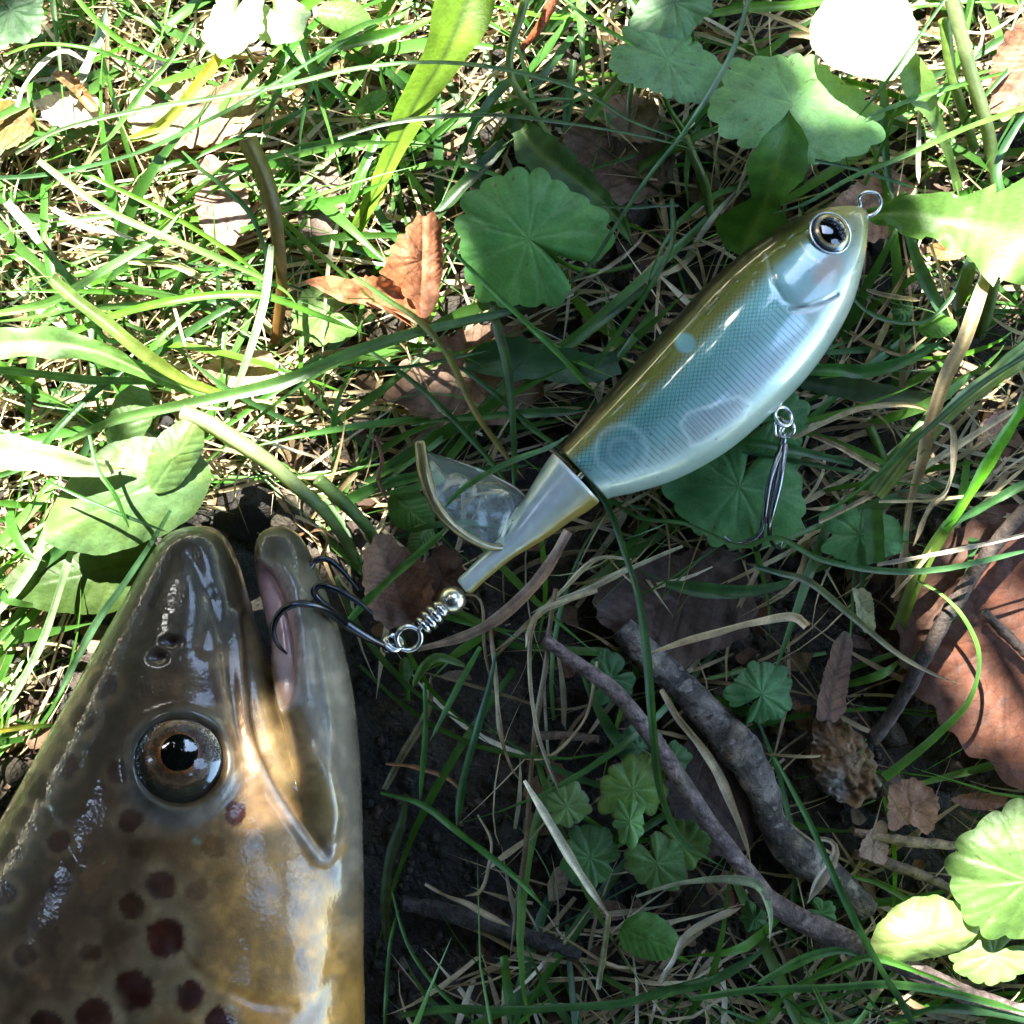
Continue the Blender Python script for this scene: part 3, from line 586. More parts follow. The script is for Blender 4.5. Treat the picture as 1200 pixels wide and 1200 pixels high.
# ------------------------------------------------------------------ plants: builders
GD, GM, GL, GP = (.028, .085, .014), (.045, .14, .020), (.085, .22, .020), (.20, .27, .10)
GT = (.040, .105, .040)
ST, TN, BR, OL, YL, RD, WH = (.40, .32, .17), (.27, .19, .10), (.13, .065, .03), (.13, .125, .03), (.34, .27, .03), (.22, .05, .02), (.52, .47, .34)
def strap(pts, width, z, c0, c1, n=None, cross=5, fold=.18, roll=0., roll1=None, teeth=None, wav=0., stripe=.25, tip=True, seed=0, mid=None, rolln=.45):
    p = np.asarray(pts, float); L = np.linalg.norm(np.diff(p, axis=0), axis=1).sum(); n = n or int(np.clip(L / 7, 12, 70))
    zz = np.asarray(z, float) if np.ndim(z) else np.full(2, float(z)); q = catmull(p, n); s = np.linspace(0, 1, n)
    zc = np.interp(s, np.linspace(0, 1, len(zz)), zz); zc = np.convolve(np.pad(zc, 3, 'edge'), np.ones(7) / 7, 'valid')
    W = np.interp(s, np.linspace(0, 1, len(width)), width) if np.ndim(width) else np.full(n, float(width))
    W = W * (.86 + .28 * vnoise(s * 9, s * 0 + seed, 1., seed))
    if tip: W = W * np.clip((1 - s) / .12, .03, 1) ** .8
    c = np.array([P(a, b, h) for (a, b), h in zip(q, zc)]); t = np.gradient(c, axis=0); t /= np.linalg.norm(t, axis=1)[:, None] + 1e-9
    side = np.cross(t, [0, 0, 1.]); side /= np.linalg.norm(side, axis=1)[:, None] + 1e-9; nrm = np.cross(side, t)
    r = roll + ((roll if roll1 is None else roll1) - roll) * s + rolln * 2 * (vnoise(s * 4, s * 0 + 3, 1, seed + 5) - .5)
    sd = side * np.cos(r)[:, None] + nrm * np.sin(r)[:, None]; nm = np.cross(sd, t)
    u = np.linspace(-1, 1, cross); hw = W * scale_at(0) * (CAM_H - zc) / CAM_H / 2
    U = np.broadcast_to(u, (n, cross)).copy()
    if teeth:
        amp, per = teeth; ph = (np.arange(n)[:, None] / n * L / per + np.where(U > 0, .4, 0)) % 1
        U = U * (1 + np.where(np.abs(U) > .8, amp * (ph - .5), 0))
    v = c[:, None] + sd[:, None] * (U * hw[:, None])[..., None] + nm[:, None] * ((np.abs(U) - .5) * fold * W[:, None] * scale_at(1))[..., None]
    v[..., 2] += wav * (vnoise(np.arange(n)[:, None] * .22 + 0 * U, U * 1.7 + 7, 1., seed + 11) - .5) * np.abs(U)
    f = grid_faces(n, cross)
    cs = mix(c0, c1, np.clip(s + .3 * (vnoise(s * 6, s * 0, 1, seed + 3) - .5), 0, 1))[:, None] * np.ones((1, cross, 1))
    st_ = 1 + stripe * (hash2(np.arange(cross) * 7 + seed, np.arange(cross) * 3 + 1)[None, :, None] - .5) * 2
    cs = cs * st_ * (.75 + .5 * vnoise(s * 26, s * 0, 1, seed + 9))[:, None, None]
    if mid is not None: cs[:, cross // 2] = mid
    return v.reshape(-1, 3), f, cs.reshape(-1, 3)

BLADE = dict(g=('grass_blade', 'grass blade', 'grass'), d=('dry_grass_blade', 'dry grass', 'dry'))
seed_ = [100]
def blade(kind, pts, width, z, c0, c1, label, group=None, **kw):
    seed_[0] += 13; nm, cat, mat = BLADE[kind]
    v, f, c = strap(pts, width, z, c0, c1, seed=seed_[0], **kw); b = v[:5].mean(0)
    o = obj(nm, mesh_of(nm, v - b, f, c), M[mat], None, b)
    return tag(o, label, cat, group or ('grass blades lying over the lawn' if kind == 'g' else 'dry grass lying over the lawn'))
def stalk(pts, r, z, c0, c1, label, name='stalk', cat='stalk', mat='grass', n=40, ridge=.12, group=None):
    seed_[0] += 7; p = np.asarray(pts, float); q = catmull(p, n); zz = np.interp(np.linspace(0, 1, n), np.linspace(0, 1, len(z)), z)
    path = np.array([P(a, b, h) for (a, b), h in zip(q, zz)]); sd = seed_[0]
    v, f = tube(path, np.asarray(r, float) * scale_at(1), n, 10, lambda s, a: 1 + ridge * np.cos(a * 4 + s * 3) + .12 * (vnoise(s * 14 + 0 * a, a * .8 + 0 * s, 1, sd) - .5), resample=False)
    s = np.r_[np.repeat(np.linspace(0, 1, n), 10), 0, 1]; c = mix(c0, c1, s) * (.8 + .4 * vnoise(s * 40, np.arange(len(s)) % 10 * 1., 1, sd))[:, None]
    b = path[0]; return tag(obj(name, mesh_of(name, v - b, f, c), M[mat], None, b), label, cat, group)

def polar_leaf(cx, cy, z, rf, c0, c1, nr=20, na=144, veins=9, cup=.1, tilt=(0, 0), wr=.06, vein_c=None, rot=0., spots=0., seed=0, curl=None, rscale=60., edge=None, vdepth=.014, pinnate=False):
    """rf(theta) -> outline radius in reference pixels; theta = 0 points along rot"""
    th = np.arange(na) / na * 2 * pi; R = rf(th); rho = np.linspace(0, 1, nr)[:, None] ** .85
    X = rho * R * np.cos(th + rot); Y = rho * R * np.sin(th + rot); k = scale_at(z)
    hx, hy = X * k, -Y * k; r = np.hypot(hx, hy)
    h = cup * rho ** 2 + wr * 2 * (fbm(X + seed * 91, Y, rscale, seed, 3) - .5) * rho + .03 * (fbm(X + seed * 31, Y, 12, seed + 2, 2) - .5)
    dv = np.full(X.shape, 9.); 
    if veins:
        va = (np.arange(veins) + .5) / veins * 2 * pi; va = va + .12 * np.sin(va * 3 + seed)
        for a in va:
            dd = np.abs((th - a + pi) % (2 * pi) - pi)[None] * rho * R; dv = np.minimum(dv, dd + 0 * X)
            for sg in (-1, 1):   # forks
                dd2 = np.abs(((th - a - sg * .17 * np.clip((rho - .45) / .55, 0, 1)) + pi) % (2 * pi) - pi) * rho * R + np.where(rho < .45, 9, 0); dv = np.minimum(dv, dd2)
    if pinnate:
        U_, V_ = rho * R * np.cos(th), rho * R * np.sin(th); sp_ = R.max() / 4.5; kk_ = ((U_ - np.abs(V_) * .8) / sp_ + np.where(V_ > 0, .45, 0)) % 1
        dv = np.minimum(np.abs(V_) * .8, np.abs(kk_ - .5) * sp_ * .75 + 1.2)
    vn = np.exp(-(dv / 2.0) ** 2); h = h - vdepth * vn * sstep(0, .15, rho) + vdepth * .6 * np.exp(-((dv - 9) / 6) ** 2) * rho
    if curl is not None: h = h + curl(X, Y)
    v = np.stack([hx, hy, h], -1).reshape(-1, 3)
    ax, ay = tilt; Rx = np.array([[1, 0, 0], [0, cos(ax), -sin(ax)], [0, sin(ax), cos(ax)]]); Ry = np.array([[cos(ay), 0, sin(ay)], [0, 1, 0], [-sin(ay), 0, cos(ay)]])
    v = v @ Rx.T @ Ry.T + P(cx, cy, z)
    c = mix(c0, c1, sstep(.3, .7, fbm(X + seed * 57, Y, 34, seed + 7, 3)))
    if vein_c is not None: c = mix(c, vein_c, (vn * .26 * sstep(0, .1, rho)).ravel().reshape(vn.shape))
    if edge is not None: c = mix(c, edge, sstep(.90, 1.0, rho + .06 * (vnoise(X, Y, 9, seed) - .5)) * .6)
    if spots: c = mix(c, (.05, .035, .02), (vnoise(X + seed * 13, Y, 4.2, seed + 21) > 1 - spots) * .75)
    return v, grid_faces(nr, na, True), c.reshape(-1, 3)
def scallop(R, ns=15, amp=.085, notch=.75, wx=1., wy=1., rag=.0, seed=0):
    def rf(th):
        d = np.abs((th + pi) % (2 * pi) - pi); s = np.abs(np.cos(th * ns / 2 + .3 * np.sin(th * 2 + seed))) ** .55
        r = R * (1 - amp + amp * s * (1 + .5 * np.sin(th * 5 + seed))) * (1 + .06 * np.sin(2 * th + seed) + .05 * np.cos(3 * th + seed * 2))
        r = r * (1 - notch * np.exp(-((pi - d) / .20) ** 2)) * (1 - rag * vnoise(th * 6, th * 0, 1, seed))
        return r / np.sqrt((np.cos(th) / wx) ** 2 + (np.sin(th) / wy) ** 2)
    return rf
def oval(R, asp=.6, tipk=.25, seed=0):
    def rf(th):
        d = np.abs((th + pi) % (2 * pi) - pi); r = 1 / np.sqrt(np.cos(th) ** 2 + (np.sin(th) / asp) ** 2)
        return R * r * (1 + tipk * np.exp(-(d / .25) ** 2)) * (1 + .045 * np.sin(th * 3 + seed) + .012 * np.sin(th * 11 + seed) + .012 * np.abs(np.sin(th * 19)))
    return rf
def outline_rf(pts):
    p = np.asarray(pts, float); cx, cy = p.mean(0); e = catmull(np.vstack([p, p[:1]]), 240)
    a = np.arctan2(e[:, 1] - cy, e[:, 0] - cx) % (2 * pi); r = np.hypot(e[:, 0] - cx, e[:, 1] - cy); i = np.argsort(a)
    return cx, cy, lambda th: np.interp(th % (2 * pi), np.r_[a[i] - 2 * pi, a[i], a[i] + 2 * pi], np.r_[r[i], r[i], r[i]])
def leafy(name, cat, label, cx, cy, z, rf, c0, c1, stem=None, sr=3.2, sc=GL, mat='leaf', group=None, stem_from=None, **kw):
    """a leaf on its stalk: an Empty where the stalk leaves the soil, with the blade and stalk as parts"""
    seed_[0] += 11; v, f, c = polar_leaf(cx, cy, z, rf, c0, c1, seed=seed_[0], **kw)
    if stem is None: stem = [(cx + 10, cy + 12)]
    b = P(*stem[-1], 0.05); o = thing(name, b, label, cat, group)
    obj('leaf_blade', mesh_of('leaf_blade', v - b, f, c), M[mat], o)
    s0 = stem_from or (cx, cy); pts = [s0] + list(stem); zz = np.linspace(z - .06, .05, len(pts)); zz[1:-1] -= .15 * z
    tv, tf = tube([P(a, b_, h) for (a, b_), h in zip(pts, zz)], sr * scale_at(z), 24, 8); obj('leaf_stalk', mesh_of('leaf_stalk', tv - b, tf, sc), M['grass'], o)
    return o
IVY = 'scalloped ground ivy leaves'
def ivy(label, cx, cy, R, rot=0., z=1.8, c0=GM, c1=GT, stem=None, ns=15, wx=1., wy=1., tilt=(0, 0), notch=.75, cup=-.10, amp=.11, **kw):
    if c0[0] < .13 and cx < 1150: c0, c1 = np.array(c0) * (1.65, 1.5, 1.3), np.array(c1) * (1.65, 1.5, 1.3)
    kw.setdefault('vein_c', (.20, .36, .16)); kw.setdefault('spots', .035); kw.setdefault('wr', .15)
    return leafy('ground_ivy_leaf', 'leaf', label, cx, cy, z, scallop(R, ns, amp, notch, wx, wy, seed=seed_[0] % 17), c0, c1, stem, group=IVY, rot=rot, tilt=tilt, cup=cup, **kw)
DEADG = 'dead leaves on the soil'
def dead(label, pts, z, c0, c1, midrib=None, tilt=(0, 0), curl=None, wr=.18, name='dead_leaf', holes=.0, spots=.06, thick=None, **kw):
    seed_[0] += 11; cx, cy, rf = outline_rf(pts); sd = seed_[0]
    rf2 = lambda th: rf(th) * (1 + .035 * np.sin(th * 17 + sd) + .05 * (vnoise(th * 9, th * 0, 1, sd) - .5))
    cfun = curl
    if midrib is not None:
        a, b = np.array(midrib[0], float), np.array(midrib[1], float); ax_ = (b - a) / np.linalg.norm(b - a); pr_ = np.array([-ax_[1], ax_[0]]); ln = np.linalg.norm(b - a)
        def vein_h(X, Y):
            u = (X + cx - a[0]) * ax_[0] + (Y + cy - a[1]) * ax_[1]; w = (X + cx - a[0]) * pr_[0] + (Y + cy - a[1]) * pr_[1]
            sp = ln / 8; k = ((u - np.abs(w) * .75) / sp + .2 * np.sin(w * .02)) % 1
            side_v = np.exp(-((np.abs(k - .5)) * sp / 2.2) ** 2); m_ = np.exp(-(w / 3.) ** 2)
            return np.clip(m_ + side_v * .7, 0, 1), (u, w)
        cfun = lambda X, Y: (curl(X, Y) if curl else 0) + -.012 * vein_h(X, Y)[0] + .014 * np.abs(np.sin((vein_h(X, Y)[1][0] - np.abs(vein_h(X, Y)[1][1]) * .75) / (ln / 8) * pi))
    kw.setdefault('nr', 34); kw.setdefault('na', 180)
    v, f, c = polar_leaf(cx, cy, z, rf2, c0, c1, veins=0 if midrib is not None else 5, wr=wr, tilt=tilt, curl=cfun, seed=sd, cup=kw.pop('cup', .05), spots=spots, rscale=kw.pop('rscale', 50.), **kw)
    if midrib is not None:
        th = np.arange(kw['na']) / kw['na'] * 2 * pi; rho = np.linspace(0, 1, kw['nr'])[:, None] ** .85; X = rho * rf2(th) * np.cos(th); Y = rho * rf2(th) * np.sin(th)
        c = mix(c, np.asarray(c0) * .45, (vein_h(X, Y)[0] * .75).ravel())
    if thick:
        nn_ = len(v); v = np.vstack([v, v - [0, 0, thick]]); na = kw['na']; r0 = (kw['nr'] - 1) * na; j = np.arange(na); j2 = (j + 1) % na
        f = np.vstack([f, f[:, ::-1] + nn_, np.stack([r0 + j2, r0 + j, r0 + j + nn_, r0 + j2 + nn_], -1)]); c = np.vstack([c, c * .8])
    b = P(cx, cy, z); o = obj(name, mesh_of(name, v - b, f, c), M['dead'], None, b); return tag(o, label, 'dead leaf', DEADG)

# ------------------------------------------------------------------ ground ivy and other broad leaves
R_ = radians
ivy('round scalloped green leaf on a hairy stalk beside the curled orange dead leaf', 620, 280, 88, R_(215), 2.3, (.05, .165, .05), (.06, .175, .045), [(668, 312), (700, 318), (740, 312)], ns=17, wx=1.0, wy=1.0, tilt=(.10, -.08), cup=-.22, spots=.02)
ivy('broad dusty scalloped leaf above the lure head, small dandelion tip lying on it', 930, 121, 88, R_(20), 2.5, (.10, .22, .10), (.085, .20, .08), [(900, 190), (880, 260)], ns=21, wx=1.22, wy=.80, notch=.15, tilt=(-.25, .1), spots=.05, cup=-.15)
ivy('dusty blue green scalloped leaf touching the broad dusty leaf over the lure head', 783, 70, 72, R_(30), 2.2, (.085, .19, .095), (.075, .18, .08), [(780, 115), (805, 160), (825, 230)], ns=17, wx=1.08, wy=.68, notch=.2, tilt=(-.3, .1), spots=.05)
ivy('scalloped blue green leaf cut by the top edge over another such leaf', 790, 2, 62, R_(-60), 2.0, (.07, .15, .08), (.065, .15, .07), [(820, 60)], ns=15, wx=1., wy=.7, notch=.3)
ivy('large scalloped leaf under the lure belly with the belly hook lying across it', 866, 570, 88, R_(115), 1.05, (.05, .15, .055), (.06, .165, .055), [(900, 600), (930, 650)], ns=18, wx=.82, wy=1.04, notch=.75, cup=-.08, spots=.04)
ivy('small scalloped leaf showing its lobes behind the belly hook ring', 908, 492, 42, R_(-20), 1.1, (.04, .13, .04), (.045, .135, .04), [(890, 520)], ns=11, amp=.14)
ivy('rough green leaf lying under grass stalks right of the belly hook point', 1008, 627, 54, R_(0), 1.1, (.06, .18, .07), (.05, .15, .055), [(1050, 640), (1070, 670)], ns=14, wy=.66, notch=.4)
ivy('single small round scalloped leaf between the thick stick and the shaded dead leaf', 893, 813, 39, R_(-45), 1.1, (.035, .115, .040), (.030, .095, .030), [(875, 845), (850, 880)], ns=11, amp=.15, notch=.85)
ivy('large bright lime scalloped leaf at the picture edge, lower right', 1205, 1032, 88, R_(190), 3.0, (.075, .145, .035), (.09, .165, .04), [(1230, 1080), (1240, 1160)], ns=15, notch=.5, tilt=(.05, -.12), cup=-.25, vein_c=(.25, .36, .14))
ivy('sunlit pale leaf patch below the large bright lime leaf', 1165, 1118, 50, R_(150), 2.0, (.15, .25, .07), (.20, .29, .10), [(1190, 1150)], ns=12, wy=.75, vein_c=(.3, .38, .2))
ivy('yellow green scalloped leaf with browned upper edge, tallest of the seedling by the twig', 742, 925, 42, R_(-100), 1.6, (.085, .17, .035), (.12, .19, .035), [(728, 965), (720, 985)], ns=10, amp=.16, notch=.3, edge=(.10, .06, .02), wx=.95, wy=1.0)
ivy('tiny new scalloped leaf at the centre of the seedling', 738, 963, 24, R_(80), 1.9, (.075, .17, .045), (.065, .16, .045), [(728, 972), (720, 985)], ns=9, amp=.2, wx=1.3, wy=.8, notch=.5)
ivy('pale yellow leaf with withered grey rim beside a straw, at the seedling', 664, 945, 33, R_(-30), 1.5, (.15, .24, .06), (.10, .20, .05), [(700, 968), (720, 985)], ns=9, amp=.16, wy=.72, notch=.4, edge=(.18, .17, .13))
ivy('dark shaded scalloped leaf with a straw crossing it, under the seedling', 692, 1005, 37, R_(200), 1.1, (.028, .085, .030), (.035, .10, .025), [(715, 1000), (720, 988)], ns=10, amp=.14, notch=.4)
ivy('green scalloped leaf below the seedling centre with a brown withered lobe', 770, 1012, 40, R_(60), 1.3, (.040, .105, .025), (.055, .12, .03), [(740, 985), (722, 985)], ns=10, amp=.14, edge=(.12, .09, .05), wy=.85)
ivy('green scalloped leaf of the seedling tucked beneath the thin twig', 800, 992, 32, R_(20), 1.2, (.045, .11, .022), (.06, .125, .022), [(770, 985), (725, 988)], ns=9, amp=.15)
ivy('dark little scalloped leaf behind the upper end of the thin twig', 716, 795, 31, R_(150), .7, (.022, .075, .028), (.025, .085, .03), [(740, 810)], ns=10, amp=.14)
ivy('teal green scalloped leaf crossed by the long grass blade above the seedling', 750, 877, 29, R_(200), .9, (.030, .085, .045), (.028, .08, .04), [(760, 900)], ns=9, amp=.16)
ivy('dark scalloped leaf peeking out from behind the thin twig', 790, 890, 20, R_(0), .8, (.025, .08, .025), (.03, .085, .025), [(780, 905)], ns=8, amp=.16)
ivy('tiny scalloped leaf where the thin twig forks from a straw', 884, 1076, 17, R_(120), 1.0, (.035, .11, .035), (.035, .11, .035), [(890, 1090)], ns=8, amp=.2)
ivy('tiny green leaf between the thick stick end and the thin twig', 963, 1070, 18, R_(30), .9, (.035, .12, .035), (.035, .11, .035), [(955, 1080)], ns=8, amp=.2)
ivy('washed out scalloped leaf in full sun, beneath the yellow grass at the top', 272, 20, 50, R_(100), 2.9, (.30, .38, .22), (.30, .38, .22), [(290, 60)], ns=13, tilt=(-.30, -.16), wy=.8)  # blown-out sunlight put into the pale leaf colour
ivy('smaller washed out scalloped leaf beside the bigger washed out one', 326, 18, 35, R_(60), 2.7, (.28, .36, .2), (.28, .36, .2), [(330, 60)], ns=10, tilt=(-.28, -.15))  # pale colour carries the strong sun here as well
ivy('dappled pale ivy leaf under the point of the curled orange dead leaf', 378, 370, 38, R_(160), 1.2, (.12, .20, .07), (.09, .17, .05), [(395, 400)], ns=11, tilt=(.1, -.1))
ivy('grey green lobed leaf in the upper left corner', 12, 12, 40, R_(40), 2.2, (.07, .13, .08), (.05, .11, .06), [(30, 50)], ns=11, amp=.12)
ivy('little lobed leaf low in the shade below the lure head', 1059, 363, 13, R_(90), .7, (.03, .09, .03), (.03, .09, .03), [(1065, 380)], ns=9, amp=.2)
def plain(label, cx, cy, R, asp, rot, z, c0, c1, stem=None, tilt=(0, 0), cup=-.12, name='broad_leaf', **kw):
    kw.setdefault('vein_c', (.14, .22, .08)); kw.setdefault('wr', .1); kw.setdefault('spots', .01); kw.setdefault('pinnate', True)
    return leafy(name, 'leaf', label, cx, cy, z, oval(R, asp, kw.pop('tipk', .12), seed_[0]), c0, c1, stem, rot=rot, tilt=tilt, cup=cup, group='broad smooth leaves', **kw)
plain('smooth round leaf painted pale for full sun, right of the broad dusty leaf', 1014, 30, 66, .92, R_(70), 3.0, (.26, .33, .17), (.30, .36, .20), [(1035, 90), (1040, 150)], tilt=(-.30, -.16))  # overexposure in the sun put into the leaf's pale colour
plain('smooth oval leaf among grass at the bottom, brown nick in its side', 760, 1101, 36, .78, R_(20), 1.5, (.065, .185, .025), (.08, .20, .03), [(810, 1130)], tilt=(.05, -.1))
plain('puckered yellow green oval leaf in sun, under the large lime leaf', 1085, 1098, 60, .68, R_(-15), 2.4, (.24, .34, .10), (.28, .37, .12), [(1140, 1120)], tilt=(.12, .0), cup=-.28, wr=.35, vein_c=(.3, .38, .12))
plain('pale green oval leaf at the top edge near the wide strap leaf', 402, 17, 30, .65, R_(10), 1.6, (.10, .21, .04), (.12, .23, .05), [(440, 30)])
plain('large dull green oval leaf in front of the trout snout', 150, 580, 98, .62, R_(155), 2.5, (.085, .155, .055), (.10, .17, .045), [(225, 505), (240, 480)], tilt=(.05, .05), cup=-.25, wr=.2, stem_from=(200, 545), vein_c=(.12, .19, .06))
plain('dark green oval leaf with a folded tip behind the dull green leaf', 105, 672, 88, .55, R_(170), 1.3, (.045, .085, .018), (.06, .095, .022), [(180, 640)], vein_c=(.07, .11, .03))
plain('folded leaf tip with a yellow browned end above the dull green leaf', 205, 535, 48, .55, R_(-60), 2.75, (.085, .155, .045), (.13, .19, .04), [(165, 585)], tilt=(.2, .3), wr=.2)
plain('small bright leaf lying against the straw stalk right of the lure', 1101, 382, 22, .6, R_(-10), 1.7, (.10, .26, .03), (.12, .28, .04), [(1085, 400)])
plain('small round leaf in the shade beneath the clear tail blade', 480, 597, 30, .8, R_(40), .9, (.05, .14, .02), (.06, .15, .025), [(500, 620)])
plain('little oval leaf beside the dark dead leaf under the tail blade', 493, 632, 20, .75, R_(120), 1.0, (.06, .13, .025), (.06, .13, .025), [(500, 650)])
plain('seed leaf pair in dark soil below the tail ring', 475, 785, 14, .6, R_(90), .9, (.04, .11, .02), (.04, .11, .02), [(478, 820)])
plain('pale sunlit leaf half hidden in grass beside the long arching blade', 150, 490, 42, .6, R_(-70), 1.4, (.13, .20, .08), (.10, .18, .05), [(160, 530)])
plain('small fresh leaf under the folded grass near the wide strap leaf base', 433, 118, 20, .55, R_(-30), 1.3, (.10, .24, .04), (.08, .2, .03), [(440, 150)])

# dandelion and strap leaves
def lance(label, pts, width, z, c0, c1, name='dandelion_leaf', **kw):
    seed_[0] += 13; kw.setdefault('cross', 9); kw.setdefault('fold', .14); kw.setdefault('rolln', .2); v, f, c = strap(pts, width, z, c0, c1, seed=seed_[0], stripe=.06, **kw); b = v[:9].mean(0)
    return tag(obj(name, mesh_of(name, v - b, f, c), M['leaf'], None, b), label, 'leaf', 'long leaves')
lance('lobed dandelion leaf standing over the broad dusty leaf behind the lure', [(868, 300), (890, 255), (903, 215), (918, 170), (925, 128)], [40, 95, 30, 66, 58, 10], (1.2, 2.0, 3.0, 3.3), (.045, .12, .018), (.06, .155, .03), wav=.2, mid=(.10, .2, .05), n=50)
lance('wide toothed dandelion leaf with sunlit half, right of the line tie', [(1015, 252), (1060, 250), (1110, 258), (1160, 268), (1230, 280)], [14, 42, 56, 86, 120, 110], (1.9, 2.5, 2.8, 3.0), (.06, .16, .025), (.13, .23, .06), teeth=(.28, 46), wav=.3, tip=False, mid=(.16, .25, .1), n=60)
lance('shaded toothed dandelion leaf arching down towards the scalloped leaf', [(604, 135), (625, 172), (665, 203), (705, 235), (728, 262), (742, 290)], [16, 44, 46, 26, 15, 13], (1.0, 1.5, 1.4, .7), (.030, .075, .015), (.045, .10, .02), teeth=(.22, 30), wav=.15, mid=(.08, .13, .03), n=50)
lance('dark toothed leaf with a pale reflection lying behind the lure back', [(545, 425), (590, 420), (640, 425), (690, 432), (725, 425)], [20, 50, 46, 40, 30], (1.0, 1.2, 1.2, 1.0), (.030, .085, .028), (.03, .09, .04), teeth=(.15, 24), wav=.12, tip=False)
lance('wide yellow green strap leaf with a dark rib, coming down from the top edge', [(572, -60), (548, 0), (520, 65), (487, 120), (452, 198), (425, 255), (405, 300)], [68, 66, 52, 36, 28, 20, 12], (3.2, 3.0, 2.3, 1.4, .4), (.13, .23, .015), (.14, .25, .025), tip=False, mid=(.05, .09, .012), wav=.12, name='strap_leaf')
lance('wavy plantain leaf entering from the edge above the long arching blade', [(-40, 408), (15, 402), (60, 402), (113, 412), (170, 436), (233, 460), (262, 466)], [30, 38, 34, 24, 17, 12, 8], (2.4, 2.6, 2.5, 2.0, 1.4), (.12, .22, .07), (.075, .17, .02), wav=.18, tip=False, mid=(.22, .28, .13), name='plantain_leaf')
lance('pale sunlit leaf with a rolled brown edge, above the dull green leaf', [(-40, 527), (20, 530), (65, 540), (110, 548), (148, 548)], [38, 42, 34, 26, 16], (2.9, 3.0, 3.0, 2.8), (.30, .36, .2), (.22, .26, .12), wav=.15, roll=-.3, name='plantain_leaf')
lance('narrow yellow green leaf top on a stalk under the pale round leaf', [(1056, 55), (1066, 78), (1083, 113), (1107, 167), (1123, 222)], [20, 42, 16, 13, 12], (2.6, 2.4, 1.6, .4), (.13, .24, .05), (.14, .22, .05), tip=False)
lance('mottled broad dark blade lying low behind the belly', [(940, 445), (1002, 456), (1040, 463), (1092, 470)], [22, 26, 24, 16], (.9, 1.0, .9), (.025, .055, .014), (.06, .085, .03), name='strap_leaf', tip=False)
lance('short cut blade piece lying upright on the rough green leaf', [(1022, 596), (1024, 625), (1026, 660)], [23, 23, 22], (1.5, 1.5, 1.4), (.045, .11, .015), (.05, .13, .02), name='strap_leaf', tip=False)

# ------------------------------------------------------------------ dead leaves
dead('large reddish brown dead leaf with branching veins and dark holes', [(1078, 812), (1082, 770), (1108, 708), (1150, 648), (1200, 600), (1290, 580), (1350, 680), (1340, 820), (1270, 930), (1215, 936), (1165, 905), (1120, 866)], 1.0, (.125, .042, .020), (.085, .030, .016), ((1330, 640), (1075, 815)), (-.05, -.06), nr=44, na=260, wr=.25, spots=.02, rscale=80)
dead('darker brown dead leaf half under the large reddish one', [(1050, 715), (1070, 665), (1120, 620), (1190, 590), (1200, 650), (1130, 710), (1085, 790), (1058, 780)], .55, (.12, .06, .04), (.09, .045, .03), ((1190, 600), (1055, 770)))
dead('flat end of the curled orange brown dead leaf', [(356, 330), (380, 322), (420, 325), (455, 320), (478, 345), (505, 385), (490, 392), (465, 368), (430, 358), (395, 348)], 1.7, (.42, .17, .075), (.34, .13, .06), ((500, 380), (358, 330)), (.35, -.1), wr=.4, curl=lambda X, Y: .35 * np.sin(X * .12) * .25)
dead('curled upright orange brown dead leaf lit through by the sun', [(452, 320), (462, 285), (488, 255), (508, 250), (524, 262), (524, 305), (512, 345), (500, 372), (478, 348)], 1.9, (.30, .115, .05), (.24, .09, .04), ((500, 375), (505, 255)), (.1, .45), wr=.4, curl=lambda X, Y: .012 * np.abs(X) * 1. - .0006 * X * X)
dead('crumpled brown dead leaf under the tail hook and wire coil', [(423, 642), (446, 624), (470, 640), (498, 660), (503, 695), (492, 728), (466, 738), (440, 724), (424, 684)], 1.2, (.23, .125, .075), (.13, .07, .045), ((485, 735), (440, 630)), (.1, .2), wr=.35, curl=lambda X, Y: .00025 * X * X)
dead('dark brown dead leaf half curled beside the tail shaft', [(495, 665), (515, 640), (540, 650), (545, 690), (520, 700), (500, 730)], 1.0, (.10, .05, .04), (.08, .04, .03), None, (0, -.4), wr=.3)
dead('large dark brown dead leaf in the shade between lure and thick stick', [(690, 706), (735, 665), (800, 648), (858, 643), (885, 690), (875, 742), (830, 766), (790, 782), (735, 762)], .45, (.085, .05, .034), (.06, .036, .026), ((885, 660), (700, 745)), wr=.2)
dead('flat tan dead leaf behind the yellow grass at the top', [(140, 112), (200, 98), (255, 102), (296, 92), (294, 140), (262, 165), (200, 172), (160, 160)], .9, (.24, .16, .095), (.30, .21, .13), ((295, 120), (140, 130)), wr=.15)
dead('curled pale scrap of dead leaf bleached by sun, left of the tan one', [(60, 88), (80, 85), (98, 100), (115, 128), (104, 128), (85, 108)], 1.6, (.26, .15, .06), (.30, .18, .08), None, (.2, .2), wr=.3)
dead('bleached dry leaf curl in front of the tan dead leaf', [(40, 118), (75, 108), (110, 112), (128, 135), (95, 148), (60, 145)], 1.4, (.55, .48, .34), (.5, .42, .3), None, (.15, -.2), wr=.3)
dead('yellow brown dead leaf cut by the picture edge', [(-30, 128), (10, 118), (38, 128), (40, 150), (14, 172), (-30, 170)], 1.3, (.34, .19, .04), (.26, .14, .04), ((40, 140), (-30, 150)), (.1, .1))
dead('pinkish brown dead leaf among sunlit straw near the tall brown stalk', [(226, 212), (240, 182), (272, 198), (292, 235), (284, 278), (258, 290), (236, 262)], .8, (.38, .22, .17), (.28, .17, .13), ((275, 285), (238, 185)), wr=.25)
dead('sunlit pale brown dead leaf under crossing grass blades', [(226, 432), (268, 416), (318, 412), (330, 436), (300, 448), (250, 452)], .9, (.45, .30, .19), (.36, .22, .14), ((325, 425), (226, 440)), (.2, -.1))
